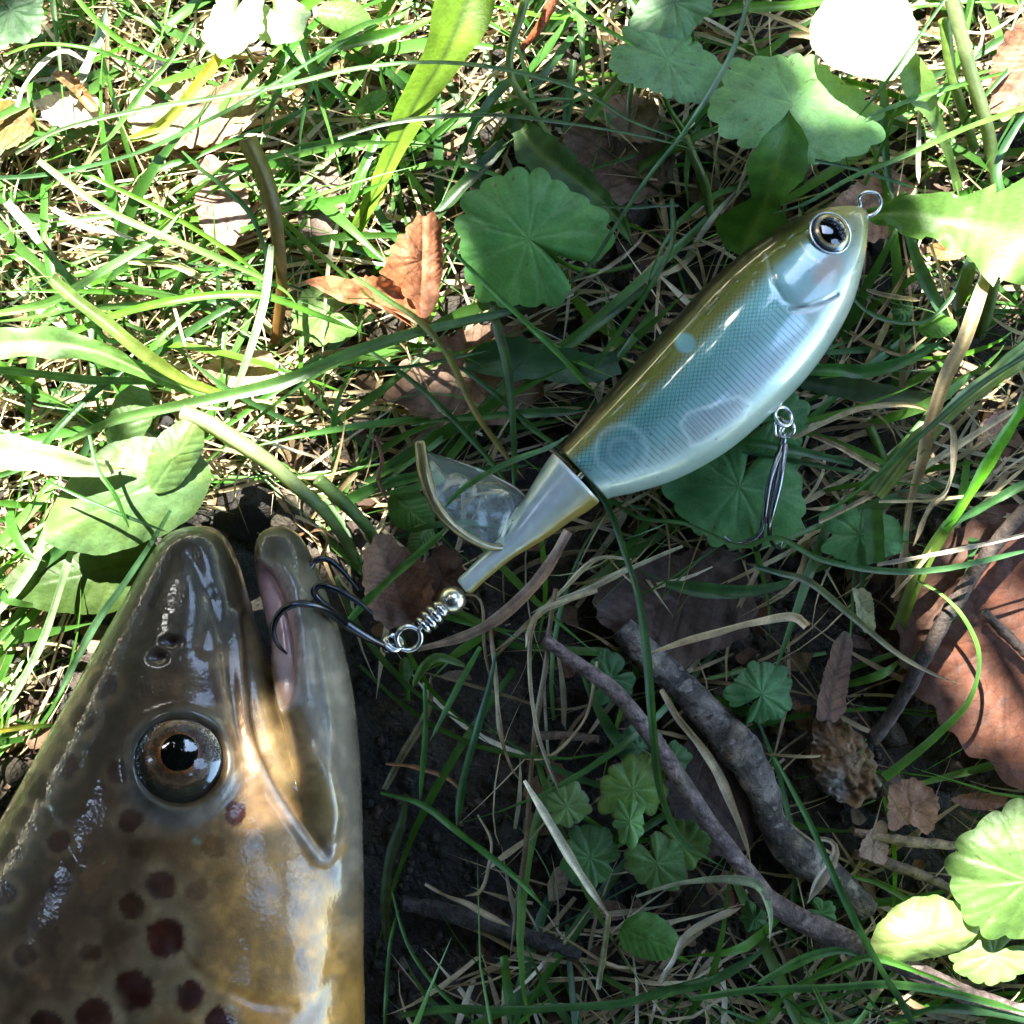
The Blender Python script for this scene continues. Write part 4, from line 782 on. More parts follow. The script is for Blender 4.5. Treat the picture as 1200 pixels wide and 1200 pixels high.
dead('beige dead leaf under the thin blades left of the lure back', [(450, 470), (478, 422), (530, 393), (585, 378), (622, 400), (640, 455), (600, 492), (535, 500)], .5, (.25, .155, .105), (.19, .115, .08), ((640, 400), (455, 480)), wr=.25)
dead('pink brown dead leaf behind the line tie', [(955, 258), (985, 228), (1018, 206), (1050, 200), (1072, 222), (1062, 262), (1010, 285)], .7, (.36, .19, .13), (.28, .14, .10), ((1060, 215), (965, 265)))
dead('curled brown dead leaf at the edge in the upper right corner', [(1162, 128), (1166, 70), (1195, 28), (1240, 20), (1255, 70), (1222, 108), (1182, 138)], 1.6, (.24, .115, .07), (.30, .15, .09), ((1245, 30), (1165, 130)), (.1, -.35), wr=.3)
dead('mottled brown and grey pointed leaf lump on end', [(962, 832), (978, 842), (1004, 856), (1026, 884), (1034, 918), (1028, 938), (1002, 946), (972, 932), (955, 902), (956, 862)], 1.1, (.20, .11, .05), (.26, .24, .22), ((1005, 945), (964, 835)), wr=.5, spots=.2, thick=.5, rscale=18, cup=-.35)
dead('torn reddish brown leaf scrap beside the mottled leaf lump', [(1040, 922), (1068, 910), (1100, 938), (1090, 978), (1066, 966), (1042, 972)], .9, (.30, .15, .095), (.24, .12, .08), None, (.1, .1))
dead('ragged pale brown leaf scrap under the torn reddish one', [(1008, 985), (1034, 960), (1042, 985), (1036, 1012), (1020, 1008), (1006, 1000)], .8, (.26, .17, .13), (.3, .2, .15), None)
dead('narrow brown dead leaf standing behind the single small scalloped leaf', [(950, 840), (958, 800), (980, 748), (1000, 742), (998, 790), (982, 842)], .8, (.17, .085, .05), (.13, .065, .04), ((965, 840), (992, 745)), (0, .3))
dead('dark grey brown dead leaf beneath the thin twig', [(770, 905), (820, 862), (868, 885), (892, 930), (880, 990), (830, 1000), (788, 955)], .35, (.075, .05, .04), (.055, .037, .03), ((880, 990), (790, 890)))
dead('sunlit brown leaf fragment under the toothed dandelion leaf', [(1085, 290), (1110, 282), (1135, 292), (1120, 305), (1095, 304)], .9, (.38, .18, .07), (.3, .13, .05), None)
dead('pale reddish leaf crumb near the striped grass sheath', [(1150, 495), (1175, 480), (1190, 490), (1185, 503), (1160, 508)], .9, (.42, .24, .18), (.36, .2, .15), None)
dead('thin brown leaf fragment along the sticks near the lime leaf', [(1112, 935), (1140, 928), (1180, 934), (1170, 945), (1130, 946)], .7, (.16, .07, .04), (.12, .055, .03), None)
dead('withered cream bud husk between belly hook and straw stalk', [(998, 690), (1012, 690), (1022, 705), (1022, 735), (1012, 742), (1000, 722)], 1.5, (.34, .32, .17), (.24, .25, .12), None, (0, .2), wr=.3)
dead('sunlit mottled brown leaf near the tall brown stalk base', [(352, 205), (385, 190), (405, 230), (385, 290), (355, 280)], .5, (.20, .13, .10), (.15, .10, .08), ((390, 195), (360, 285)))
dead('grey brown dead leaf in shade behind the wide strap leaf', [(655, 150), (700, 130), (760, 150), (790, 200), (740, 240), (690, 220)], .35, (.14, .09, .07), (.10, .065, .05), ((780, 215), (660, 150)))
dead('dark leaf mould patch below the dusty leaf pair', [(700, 115), (740, 112), (770, 125), (765, 165), (720, 160)], .5, (.24, .16, .12), (.18, .11, .08), None)

# ------------------------------------------------------------------ sticks
def stick(name, label, cat, pts, r, zs, c0, c1, m=16, n=110, rough=.16, knots=()):
    seed_[0] += 17; sd = seed_[0]; q = catmull(pts, n); zz = np.interp(np.linspace(0, 1, n), np.linspace(0, 1, len(zs)), zs); path = np.array([P(a, b, h) for (a, b), h in zip(q, zz)])
    rr = np.interp(np.linspace(0, 1, n), np.linspace(0, 1, len(r)), r) * scale_at(1)
    def bmp(s, a):
        k = 1 + rough * (fbm(s * 22 + 0 * a, a * 1.6 + 0 * s, 1., sd, 3) - .5) * 2 + rough * .45 * (vnoise(s * n * .16 + 0 * a, a * m / 2 / pi * .5 + 0 * s, 1, sd + 1) - .5)
        for ks, ka, kk in knots: k = k + kk * np.exp(-((s - ks) / .022) ** 2 - ((((a - ka + pi) % (2 * pi)) - pi) / .6) ** 2)
        return k
    v, f = tube(path, rr, n, m, bmp, resample=False); s = np.r_[np.repeat(np.linspace(0, 1, n), m), 0, 1]; a = np.r_[np.tile(np.arange(m), n), 0, 0] * 1.
    Lp = np.linalg.norm(np.diff(np.asarray(pts, float), axis=0), axis=1).sum(); ci_ = 2 * pi * np.mean(r); lu, lw = s * Lp, a / m * ci_
    c = mix(c0, c1, sstep(.32, .68, fbm(lu, lw, 36, sd + 3, 5))); c = c * (.8 + .4 * fbm(lu * .4, lw, 5, sd + 4, 2))[:, None]
    c = mix(c, np.asarray(c0) * .45, (vnoise(lu, lw, 5., sd + 8) > .74) * .8); c = mix(c, np.asarray(c1) * 1.7, (vnoise(lu, lw, 7., sd + 5) > .86) * .5)
    for ks, ka, kk in knots: c = mix(c, (.24, .19, .125), (.35 + .5 * vnoise(lu, lw, 6, sd + 6)) * np.exp(-((s - ks) / .018) ** 2 - (((a / m * 2 * pi - ka + pi) % (2 * pi) - pi) / .5) ** 2))
    c[-2:] = (.34, .24, .15); b = path[0]
    return tag(obj(name, mesh_of(name, v - b, f, c), M['bark'], None, b), label, cat, 'fallen sticks and twigs')
stick('fallen_stick', 'thick crooked dark stick with knots lying under the grass', 'stick', [(728, 736), (760, 770), (790, 796), (830, 838), (868, 880), (893, 925), (912, 978), (945, 1008), (985, 1035), (1018, 1068)], [15, 19, 17, 20, 24, 18, 18, 22, 16, 14], [.55, .6, .7, .7, .6, .55], (.050, .042, .036), (.17, .145, .125), 40, 420, .18, [(.44, 1.2, .30), (.40, 2.2, .22), (.72, 2.2, .28), (.53, .6, .15), (.12, 1.4, .12)])
stick('fallen_twig', 'thin grey brown twig running past the seedling to the sunlit leaf', 'twig', [(637, 748), (680, 780), (722, 812), (775, 880), (830, 962), (880, 1028), (900, 1055), (960, 1088), (1040, 1122), (1120, 1160), (1230, 1200)], [7, 9, 10, 10, 10, 13, 14, 12, 11, 10], [1.6, 1.75, 1.7, 1.6, 1.5, 1.5, 1.4], (.075, .052, .048), (.17, .125, .115), 14, 170, .10, [(.52, 1.6, .35), (.30, 1.5, .12)])
stick('fallen_twig', 'dark flattened stem lying across the large reddish dead leaf', 'twig', [(1225, 575), (1180, 620), (1130, 690), (1085, 765), (1050, 830), (1022, 868)], [7, 9, 9, 9, 8], [2.1, 2.0, 1.8, 1.4, .9], (.030, .022, .018), (.07, .05, .04), 10, 60, .25)
stick('fallen_twig', 'short dark twig piece on the large reddish dead leaf', 'twig', [(1152, 716), (1178, 742), (1205, 768), (1240, 790)], [5, 6, 6, 5], [1.6, 1.6, 1.7], (.05, .035, .03), (.10, .075, .06), 10, 40, .3)
stick('fallen_twig', 'blackened twig lying on wet soil beside the trout jaw', 'twig', [(470, 1058), (510, 1066), (560, 1078), (620, 1098), (680, 1118)], [9, 11, 11, 10, 8], [.35, .4, .35], (.022, .018, .016), (.06, .05, .045), 10, 50, .3)
stick('fallen_twig', 'slim brown stem half buried between straw near the seedling', 'twig', [(632, 862), (665, 862), (702, 866)], [5, 5, 5], [.8, .8], (.10, .065, .045), (.13, .09, .06), 8, 30, .2)
stick('fallen_twig', 'bent grey twig below the mottled leaf lump', 'twig', [(1000, 1000), (1040, 1012), (1080, 1026), (1110, 1040), (1130, 1060)], [6, 7, 6, 5], [.6, .7, .6], (.10, .075, .055), (.18, .13, .09), 8, 40, .25)
stick('fallen_twig', 'pale flat stem above the bent grey twig', 'twig', [(1000, 975), (1060, 985), (1130, 992)], [5, 7, 5], [.7, .8, .7], (.22, .16, .10), (.28, .2, .13), 8, 40, .2)
stick('fallen_twig', 'red brown dry stem leaning beside the wide strap leaf', 'twig', [(655, -20), (638, 22), (622, 45), (606, 62)], [5, 6, 5, 3], [1.8, 1.6, 1.2], (.24, .055, .02), (.30, .08, .03), 8, 30, .15)

# ------------------------------------------------------------------ single grass blades
def G(pts, wd, z, label, c0=GM, c1=GL, **kw): return blade('g', pts, np.asarray(wd, float) * (.72 if np.mean(pts, 0)[1] > 1080 else .9), z, c0, c1, label, **kw)
def D(pts, wd, z, label, c0=ST, c1=ST, **kw):
    kw.setdefault('rolln', .9); kw.setdefault('stripe', .5); kw.setdefault('fold', .3); return blade('d', pts, np.asarray(wd, float) * .85, z, c0, c1, label, **kw)
G([(-30, 209), (40, 206), (95, 197), (167, 177), (230, 148), (290, 117), (400, 50), (450, 25)], [5, 6, 6, 4], (1.6, 2.4, 3.0, 2.6), 'long thin straight blade rising from the edge to the top, over the tan leaf', GT, GM)
G([(18, 180), (60, 156), (100, 143), (180, 126), (250, 115), (333, 100), (420, 80), (510, 73), (600, 83), (683, 107), (740, 142), (800, 165), (850, 190)], [4, 7, 7, 6, 5, 3], (2.2, 2.8, 3.2, 3.0, 2.2), 'very long thin blade bowing across the top, past the wide strap leaf', (.14, .22, .10), GD)
G([(226, 26), (200, 70), (167, 107), (130, 160), (87, 210)], [4, 7, 8, 6], (2.6, 2.4, 1.6), 'short pale blade slanting down across the tan dead leaf', GM, (.14, .24, .08))
G([(268, 48), (248, 80), (233, 97), (207, 130), (180, 153), (152, 164)], [11, 15, 14, 13, 10], (2.6, 2.3, 2.0), 'thick yellow blade in front of the tan dead leaf', (.32, .24, .03), (.22, .30, .04), tip=False, fold=.3)
G([(4, 65), (35, 54), (67, 52), (117, 60), (167, 80), (190, 95)], [3, 6, 5, 3], (2.2, 2.6, 2.0), 'thin arching blade below the upper left corner leaf', GL, GD)
G([(86, -8), (104, 14), (123, 33), (145, 50), (167, 60), (200, 72), (226, 70)], [6, 7, 7, 5, 3], (2.4, 2.2, 1.6), 'dappled blade curving from the top edge over the dark hole', GL, GM)
G([(213, 177), (235, 198), (260, 217), (293, 250), (310, 290), (318, 335)], [3, 6, 7, 6, 5], (2.6, 2.4, 2.0), 'dark blade hooking down beside the tall brown stalk', GM, GT)
G([(45, 188), (90, 222), (133, 250), (187, 275), (240, 296), (267, 307), (333, 340), (350, 360)], [9, 10, 10, 9, 6], (2.2, 2.6, 2.2), 'sunlit slanting blade crossing the middle of the straw patch', (.16, .26, .10), (.10, .22, .03))
G([(80, 195), (140, 222), (200, 252), (260, 288), (310, 325)], [5, 7, 7, 5], (2.0, 2.4, 1.8), 'bright thin blade parallel above the sunlit slanting one', GL, (.14, .28, .03))
G([(-25, 372), (25, 362), (67, 350), (100, 330), (150, 300), (187, 277), (215, 245)], [9, 12, 12, 11, 6], (1.6, 2.0, 2.4), 'broad blade bending upward through the straw patch, pale at its bend', GL, (.18, .30, .14))
G([(80, 392), (133, 370), (200, 353), (267, 345), (310, 347), (367, 367), (430, 392)], [8, 11, 11, 10, 8, 5], (1.6, 2.5, 2.5, 1.6), 'long bright arching blade over the plantain leaf', GL, GL)
G([(60, 325), (90, 352), (123, 377), (167, 413), (215, 445), (262, 463)], [14, 18, 17, 15, 10], (2.8, 2.8, 2.0), 'thick olive sheath ending at the plantain leaf', (.10, .15, .045), (.17, .22, .03), tip=False, fold=.35)
G([(-30, 431), (50, 439), (100, 445), (150, 446), (215, 448)], [11, 12, 11, 6], (1.8, 2.0, 1.8), 'flat bluish blade running under the plantain leaf', (.07, .17, .06), (.12, .22, .09))
G([(70, 522), (133, 493), (200, 477), (267, 463), (333, 447), (400, 418), (450, 401), (500, 387), (580, 369), (650, 352)], [6, 14, 16, 16, 15, 14, 12, 7], (2.0, 2.5, 2.6, 2.2, 1.6), 'long broad blade stretching from dull green leaf towards the curled orange leaf', (.10, .20, .05), GD)
G([(318, 288), (314, 325), (308, 360), (290, 420), (272, 470), (258, 505)], [9, 12, 11, 9, 6], (2.4, 2.6, 2.0), 'upright pale blade beside the tall brown stalk', (.24, .32, .20), (.20, .30, .16))
G([(95, 360), (112, 385), (130, 400), (150, 398)], [5, 7, 5], (1.4, 1.6, 1.2), 'small green shoot under the arching blade', GL, GL)
G([(-10, 560), (30, 545), (70, 500), (110, 460), (150, 430)], [8, 10, 8], (1.3, 1.6, 1.2), 'green blade crossing behind the pale rolled leaf', GM, GT)
G([(200, 598), (175, 640), (150, 678), (110, 735), (65, 822)], [4, 9, 10, 9, 7], (3.0, 2.4, 1.6, .9), 'straight blade leaning along the trout back from the snout', (.06, .15, .06), (.10, .20, .09))
G([(84, 646), (70, 690), (50, 750), (25, 800), (0, 842)], [9, 10, 10, 8], (1.8, 1.6, 1.0), 'sunlit white green blade left of the trout back', (.20, .30, .14), (.22, .32, .18))
G([(90, 628), (50, 660), (15, 690), (-20, 715)], [14, 17, 15], (1.5, 1.2, .8), 'broad dark blade under the dull green leaf', GD, GT)
G([(-10, 725), (20, 690), (40, 660), (58, 610)], [10, 14, 10], (1.2, 1.4, 1.6), 'pale broad blade at the edge left of the trout snout', (.22, .32, .18), (.2, .3, .15))
G([(48, 560), (90, 580), (140, 602), (197, 624)], [3, 5, 5, 3], (3.2, 3.3, 3.2), 'thin blade lying across the dull green leaf', GM, GT)
G([(105, 510), (115, 550), (135, 580), (152, 620)], [4, 6, 7, 4], (3.3, 3.5, 3.3), 'short blade hanging over the dull green leaf', GM, GM)
G([(62, 850), (30, 852), (-10, 858)], [5, 7, 7], (1.4, 1.2, .8), 'yellow green blade poking out behind the trout back', GL, YL)
stalk([(290, 162), (302, 190), (310, 207), (320, 245), (327, 290), (330, 340), (323, 400)], [9, 8, 7.5, 7, 6], (2.8, 2.4, 1.6, .3), (.17, .15, .03), (.22, .11, .03), 'tall brown and olive stalk with a frayed top among sunlit grass', ridge=.25)
stalk([(213, 483), (240, 494), (267, 510), (317, 543), (350, 572), (385, 605), (420, 658)], [8, 9, 9, 8.5, 8, 7, 6], (2.6, 2.6, 2.2, .4), (.30, .34, .18), (.16, .24, .06), 'thick pale green stalk slanting down to the trout snout')
stalk([(372, 561), (395, 582), (433, 622), (447, 650)], [7, 7.5, 7], (2.0, 1.6, .3), (.14, .22, .07), (.12, .21, .05), 'short cut pale green stalk above the crumpled brown leaf')
stalk([(622, -30), (610, 20), (600, 50), (597, 75), (601, 95), (620, 125), (640, 155), (655, 175)], [4.5, 4.5, 4.2, 4.2, 4], (2.4, 2.2, 1.8, .4), (.14, .20, .05), (.16, .21, .06), 'slender curved pale stem behind the wide strap leaf')
stalk([(1109, -25), (1123, 27), (1140, 93), (1157, 150), (1168, 226)], [8, 8, 7.5, 7, 6.5], (3.2, 2.6, 1.6, .3), (.30, .36, .18), (.22, .30, .10), 'thick pale stalk running down right of the pale round leaf')
stalk([(1107, 22), (1115, 85), (1125, 120), (1142, 174)], [7, 6, 5, 5], (2.4, 1.8, .4), (.18, .28, .06), (.16, .25, .06), 'greener thin stalk beside the thick pale one at the top')
stalk([(1166, 330), (1158, 365), (1148, 396)], [6, 6, 5.5], (1.6, 1., .2), (.14, .20, .06), (.10, .16, .05), 'green leaf stalk below the wide toothed dandelion leaf')
stalk([(1019, 500), (1030, 525), (1042, 552)], [5, 5.5, 5], (.9, .8, .6), (.10, .18, .04), (.08, .15, .03), 'short green stem under curved straws right of the belly')
stalk([(803, 160), (815, 190), (826, 215), (832, 252)], [5, 5, 5], (2.0, 1.6, .4), (.10, .17, .05), (.09, .15, .04), 'green leaf stem behind the lobed dandelion leaf')
G([(395, 54), (440, 44), (480, 34), (513, 18)], [10, 17, 15, 9], (2.0, 2.2, 2.0), 'short broad blade joining the strap leaf at its top', GM, GL)
G([(396, 162), (440, 148), (500, 138), (583, 135), (667, 145), (767, 163), (830, 180)], [5, 6, 5, 4, 3], (2.8, 3.2, 2.8), 'thin dark blade spanning the shade in front of the strap leaf', (.10, .14, .08), GD)
G([(880, -8), (857, 63), (800, 157), (765, 200), (720, 267), (690, 312), (640, 352)], [6, 7, 6, 5, 4], (3.0, 3.4, 2.8, 1.8), 'long thin blade falling from the top between the dusty leaves', (.10, .19, .10), GT)
G([(787, 233), (788, 283), (767, 327), (745, 362), (720, 397), (690, 440)], [6, 8, 8, 7, 5], (2.0, 2.2, 1.8), 'curved green blade behind the lure back near the shaded leaf', GD, GM)
G([(523, 287), (550, 314), (587, 350), (633, 393), (697, 460)], [4, 7, 8, 9, 8], (3.0, 2.8, 2.2, 1.6), 'bright blade slanting over the round scalloped leaf to the lure back', (.06, .17, .03), (.07, .20, .025))
G([(407, 317), (430, 334), (457, 353), (490, 375), (523, 413), (557, 483), (590, 530), (615, 562)], [3, 8, 9, 10, 9, 8, 5], (2.4, 2.4, 2.0, 1.2), 'two coloured blade, green above and brown below, left of the lure', GM, (.26, .17, .05))
G([(592, 165), (565, 195), (540, 220), (510, 255), (480, 285)], [14, 17, 16, 12], (.9, 1.0, .9), 'wide shaded blade behind the round scalloped leaf', GD, (.03, .07, .018), tip=False)
G([(442, 158), (425, 200), (403, 258)], [10, 13, 9], (1.4, 1.5, 1.2), 'broad bright blade left of the strap leaf base', (.08, .20, .03), (.06, .16, .02))
G([(578, 345), (582, 380), (592, 417), (600, 483), (603, 540), (601, 582)], [12, 12, 10, 8, 6], (1.8, 1.9, 1.8, 1.5), 'upright blade standing above the tail blade', (.07, .12, .04), (.045, .14, .025))
G([(482, 498), (525, 491), (567, 488), (620, 484), (685, 482)], [3, 8, 11, 12, 12], (1.3, 1.5, 1.4), 'horizontal blade pointing away from the rear of the lure', GM, GT)
G([(396, 430), (440, 432), (490, 428), (543, 417), (575, 410)], [3, 5, 5, 4], (1.8, 2.0, 1.8), 'thin level blade below the curled orange leaf', GT, GD)
G([(432, 410), (483, 447), (533, 493), (577, 543), (600, 575)], [5, 8, 8, 6], (1.4, 1.5, 1.3), 'slanting green blade over the beige dead leaf', GT, GM)
G([(540, 430), (587, 467), (630, 507), (665, 530)], [5, 8, 8, 6], (1.6, 1.6, 1.4), 'green blade slipping under the tail cone', GT, GM)
G([(627, 408), (600, 440), (567, 483), (540, 520), (515, 552)], [8, 14, 14, 10], (1.1, 1.2, 1.0), 'dark broad blade crossing behind the tail blade', GD, GM)
G([(395, 592), (443, 570), (500, 556), (560, 552), (620, 545)], [14, 16, 13, 8], (1.1, 1.3, 1.2), 'broad blade running behind the clear tail blade', GM, GT)
G([(510, 606), (540, 575), (567, 557), (605, 538), (648, 522), (668, 508)], [4, 8, 8, 8, 5], (3.2, 3.45, 3.45, 3.2), 'narrow blade lying over the clear tail blade', GM, (.07, .14, .06))
G([(408, 728), (430, 704), (465, 672), (500, 640), (525, 618)], [8, 11, 11, 10, 8], (1.8, 2.0, 2.0), 'bright blade crossing the crumpled brown leaf to the tail blade', (.06, .17, .03), (.07, .19, .03))
G([(640, 520), (677, 550), (710, 590), (733, 650), (748, 700), (757, 760), (765, 850), (775, 930), (800, 985), (850, 1018)], [3, 6, 8, 9, 12, 12, 11, 9, 7], (1.9, 1.8, 2.2, 2.6, 2.4, 1.9), 'long drooping blade from the lure joint down over the thin twig', (.03, .085, .022), (.04, .11, .022))
G([(700, 575), (750, 607), (800, 613), (870, 640), (910, 630), (960, 655), (1036, 669), (1101, 667), (1200, 646), (1230, 640)], [4, 5, 5, 6, 8, 9, 9, 8, 8], (1.6, 2.2, 2.9, 3.0, 2.8), 'long thin green blade passing in front of the belly hook to the right edge', GD, (.07, .17, .06))
G([(925, 434), (985, 434), (1010, 435), (1050, 427), (1080, 414), (1108, 396)], [10, 15, 17, 17, 13, 5], (1.4, 1.6, 1.7), 'broad green blade pointing right from beneath the lure belly', (.045, .15, .02), (.03, .12, .02))
G([(840, 514), (880, 518), (931, 527), (965, 535), (1000, 543)], [7, 11, 11, 9], (1.2, 1.3, 1.2), 'cut flat blade passing behind the belly hook shank', GM, GT, tip=False)
G([(870, 530), (930, 540), (980, 550), (1020, 556)], [3, 6, 6, 4], (1.0, 1.1, 1.0), 'thin blade below the cut flat one near the belly hook', GT, GM)
G([(1210, 405), (1165, 442), (1129, 468), (1095, 500), (1062, 533), (1026, 580)], [24, 26, 26, 26, 24], (1.9, 1.9, 1.4), 'striped green and straw grass sheath slanting to the rough leaf', (.20, .30, .10), (.13, .17, .06), tip=False, stripe=.7, cross=9)
G([(1210, 412), (1150, 450), (1085, 505), (1030, 555), (985, 590), (940, 612)], [8, 8, 7, 5, 3], (2.3, 2.4, 2.0), 'dark thin blade lying along the striped grass sheath', GT, GM)
G([(1215, 455), (1190, 490), (1157, 544), (1123, 598), (1106, 620)], [15, 16, 16, 15], (2.8, 2.6, 2.2), 'vivid lime blade over the straw by the reddish dead leaf', (.10, .30, .015), (.085, .27, .015), tip=False)
G([(1112, 612), (1092, 643), (1078, 670), (1064, 705), (1052, 740)], [15, 17, 18, 18], (2.2, 1.6, .4), 'olive lower sheath of the vivid lime blade', (.12, .21, .03), (.14, .17, .05), tip=False, fold=.4)
G([(1105, 620), (1140, 600), (1180, 578), (1215, 560)], [6, 12, 12, 9], (2.2, 2.3, 2.2), 'green side blade branching off the vivid lime blade', GT, GM)
G([(885, 664), (915, 672), (945, 680), (990, 715), (1053, 767), (1090, 788), (1125, 802)], [7, 9, 9, 9, 8, 5, 3], (1.8, 2.0, 1.9), 'green blade with a withered curling tip, near the cream bud husk', GT, (.34, .28, .16))
G([(780, 684), (830, 692), (870, 693), (919, 684), (935, 676)], [10, 19, 20, 14, 6], (1.2, 1.3, 1.2), 'short wide dark blade on the dark brown dead leaf', GD, (.03, .085, .02))
G([(1075, 680), (1105, 698), (1130, 725), (1147, 767), (1136, 819), (1097, 862), (1060, 893), (1036, 912)], [3, 5, 6, 7, 9, 12, 13, 12], (2.2, 2.5, 2.6, 2.2, 1.2), 'looping green blade arched over the large reddish dead leaf', (.10, .22, .03), (.06, .17, .025), tip=False)
G([(908, 888), (925, 920), (945, 957), (970, 1010), (993, 1061), (1027, 1126), (1060, 1180), (1080, 1220)], [4, 8, 9, 9, 9, 9, 8], (2.2, 2.6, 2.6, 2.4), 'long dark blade crossing the stick and the thin twig', (.05, .16, .03), (.025, .075, .02), tip=False)
G([(735, 1174), (790, 1160), (837, 1148), (870, 1130), (900, 1110)], [8, 16, 18, 15, 7], (1.6, 1.8, 1.8), 'broad blade at the bottom rising towards the twig', GM, GT)
G([(890, 1152), (925, 1132), (958, 1118), (990, 1114), (1008, 1122)], [10, 17, 17, 12, 6], (1.7, 2.0, 2.0), 'dappled broad blade beside the twig at the bottom', (.08, .19, .05), (.05, .15, .03))
G([(810, 1170), (880, 1160), (967, 1157), (1040, 1153), (1097, 1160), (1150, 1172), (1215, 1190)], [9, 15, 15, 14, 12, 8], (1.9, 2.2, 2.1), 'long level blade near the bottom edge with a pale nick', (.05, .14, .03), (.06, .17, .03))
G([(920, 1160), (980, 1135), (1020, 1122), (1080, 1140), (1130, 1160)], [5, 12, 14, 10, 4], (1.8, 2.1, 2.0), 'bent blade over the twig end, bright in shade', (.06, .17, .02), (.07, .19, .03))
G([(1045, 1195), (1100, 1182), (1160, 1186), (1220, 1200)], [6, 14, 14, 10], (1.7, 1.9, 1.8), 'dark wide blade in the lower right corner', GD, GT)
G([(446, 929), (492, 942), (537, 975), (600, 1025), (646, 1071)], [4, 8, 8, 8, 4], (1.3, 1.5, 1.2), 'bright thin stem slanting over black soil beside the trout', (.04, .13, .02), (.08, .22, .03))
G([(497, 800), (499, 835), (498, 867), (492, 938)], [5, 7, 8, 6], (1.6, 1.4, 1.1), 'upright shoot joining the bright thin stem', (.05, .14, .02), (.06, .15, .03))
G([(581, 765), (572, 810), (558, 858), (542, 917), (535, 972)], [4, 9, 10, 10, 9], (1.5, 1.5, 1.0), 'dark green upright blade over black soil', GT, GD)
G([(563, 758), (545, 790), (533, 812), (504, 868)], [6, 8, 8, 4], (1.7, 1.6, 1.2), 'short bright blade below the wire coil', (.06, .17, .03), (.10, .22, .09))
G([(467, 1067), (458, 1100), (454, 1138), (450, 1215)], [5, 6, 6, 6], (.9, 1.0, 1.0), 'thin green blade upright beside the trout belly', GM, GM)
G([(460, 1046), (470, 1085), (483, 1117), (517, 1163), (560, 1200)], [4, 6, 7, 6], (1.0, 1.1, 1.0), 'thin blade curling from trout belly to the bottom edge', GM, GM)
G([(476, 930), (472, 960), (456, 1010), (452, 1060), (455, 1120)], [6, 14, 12, 15, 8], (1.2, 1.2, .7), 'limp dull blade hanging beside the trout belly', (.05, .085, .03), (.04, .065, .025))
G([(470, 1190), (530, 1182), (587, 1184), (660, 1180), (733, 1175), (800, 1154), (840, 1140)], [10, 13, 14, 14, 12, 6], (1.5, 1.7, 1.7), 'long broad blade along the bottom edge by the trout', (.06, .15, .03), (.04, .12, .025))
G([(590, 1120), (594, 1150), (600, 1200)], [13, 18, 17], (1.3, 1.2, .8), 'short stubby blade at the bottom edge', (.06, .15, .02), GM)
G([(545, 780), (516, 770), (503, 775), (490, 792), (484, 806)], [5, 11, 13, 13, 7], (1.6, 1.8, 1.5), 'folded green blade under the wire eye', (.10, .17, .04), (.06, .14, .02), wav=.1)
G([(1210, 123), (1133, 150), (1050, 187), (1000, 207), (940, 240), (905, 250)], [7, 7, 6, 4], (2.4, 3.0, 2.9), 'thin lit blade crossing from the right edge to the lobed dandelion leaf', (.13, .26, .04), GT)
G([(1175, 85), (1130, 98), (1083, 112), (1033, 130), (1010, 142)], [4, 6, 6, 4], (2.0, 2.4, 2.4), 'short thin blade below the pale round leaf', GL, (.10, .2, .08))
G([(1112, -8), (1067, 57), (1030, 107), (1003, 140)], [4, 4, 4, 3], (3.8, 3.9, 3.4), 'hair thin dark blade crossing the pale round leaf', GD, GT)
G([(1033, 80), (1037, 167), (1040, 200), (1047, 235)], [8, 9, 9, 9], (1.3, 1.2, .8), 'upright green blade behind the thin lit one', (.06, .14, .03), GT)
G([(955, 188), (1000, 198), (1030, 207), (1080, 222)], [4, 5, 5, 3], (2.8, 2.8, 2.4), 'thin dark blade from the broad dusty leaf over the line tie', GT, GD)
G([(995, 345), (1012, 362), (1033, 373), (1060, 379), (1085, 377), (1110, 355), (1122, 335), (1128, 315)], [4, 5, 6, 6, 6, 5, 4], (1.6, 1.8, 1.8), 'dark blade looping below the lure head', GT, (.05, .15, .03))
G([(1066, 275), (1075, 305), (1090, 340), (1112, 375)], [13, 17, 17, 12], (1.3, 1.2, .8), 'broad blade with white glints below the toothed dandelion leaf', GT, (.10, .2, .09))
G([(1142, 284), (1135, 315), (1120, 365)], [17, 20, 16], (1.2, 1.2, .8), 'broad dark blade beneath the toothed dandelion leaf', (.06, .15, .02), (.10, .10, .03))
G([(835, 16), (880, 10), (953, 4), (990, -6)], [10, 13, 13, 10], (1.9, 2.1, 2.0), 'level bright blade along the top edge by the pale round leaf', (.10, .24, .03), GL)
G([(650, -10), (690, 22), (740, 52), (765, 72)], [4, 6, 6, 3], (2.0, 2.2, 1.9), 'sunlit thin blade at the top pointing to the dusty leaf', (.12, .28, .04), GL)
G([(730, -10), (745, 15), (755, 55), (740, 100), (735, 145)], [7, 8, 8, 6], (1.6, 1.8, 1.2), 'pale upright blade between the strap leaf and the dusty leaf', (.12, .2, .1), (.08, .15, .05))
G([(690, 140), (715, 105), (745, 78), (790, 50)], [14, 16, 12], (1.2, 1.3, 1.3), 'wide lit blade running up towards the dusty leaf', (.08, .2, .02), GM)
G([(672, 70), (665, 130), (662, 155)], [8, 12, 10], (1.0, 1.1, .9), 'short green blade standing behind the shaded toothed leaf', GM, GT)
G([(795, 240), (760, 242), (735, 243), (700, 240)], [4, 5, 4], (1.6, 1.7, 1.6), 'short thin blade behind the lobed dandelion leaf', GT, GD)
G([(1216, 330), (1185, 250), (1168, 200), (1190, 150), (1215, 120)], [8, 10, 10, 7], (1.5, 1.7, 1.6), 'green blade bending at the right edge above the toothed leaf', GM, GT)

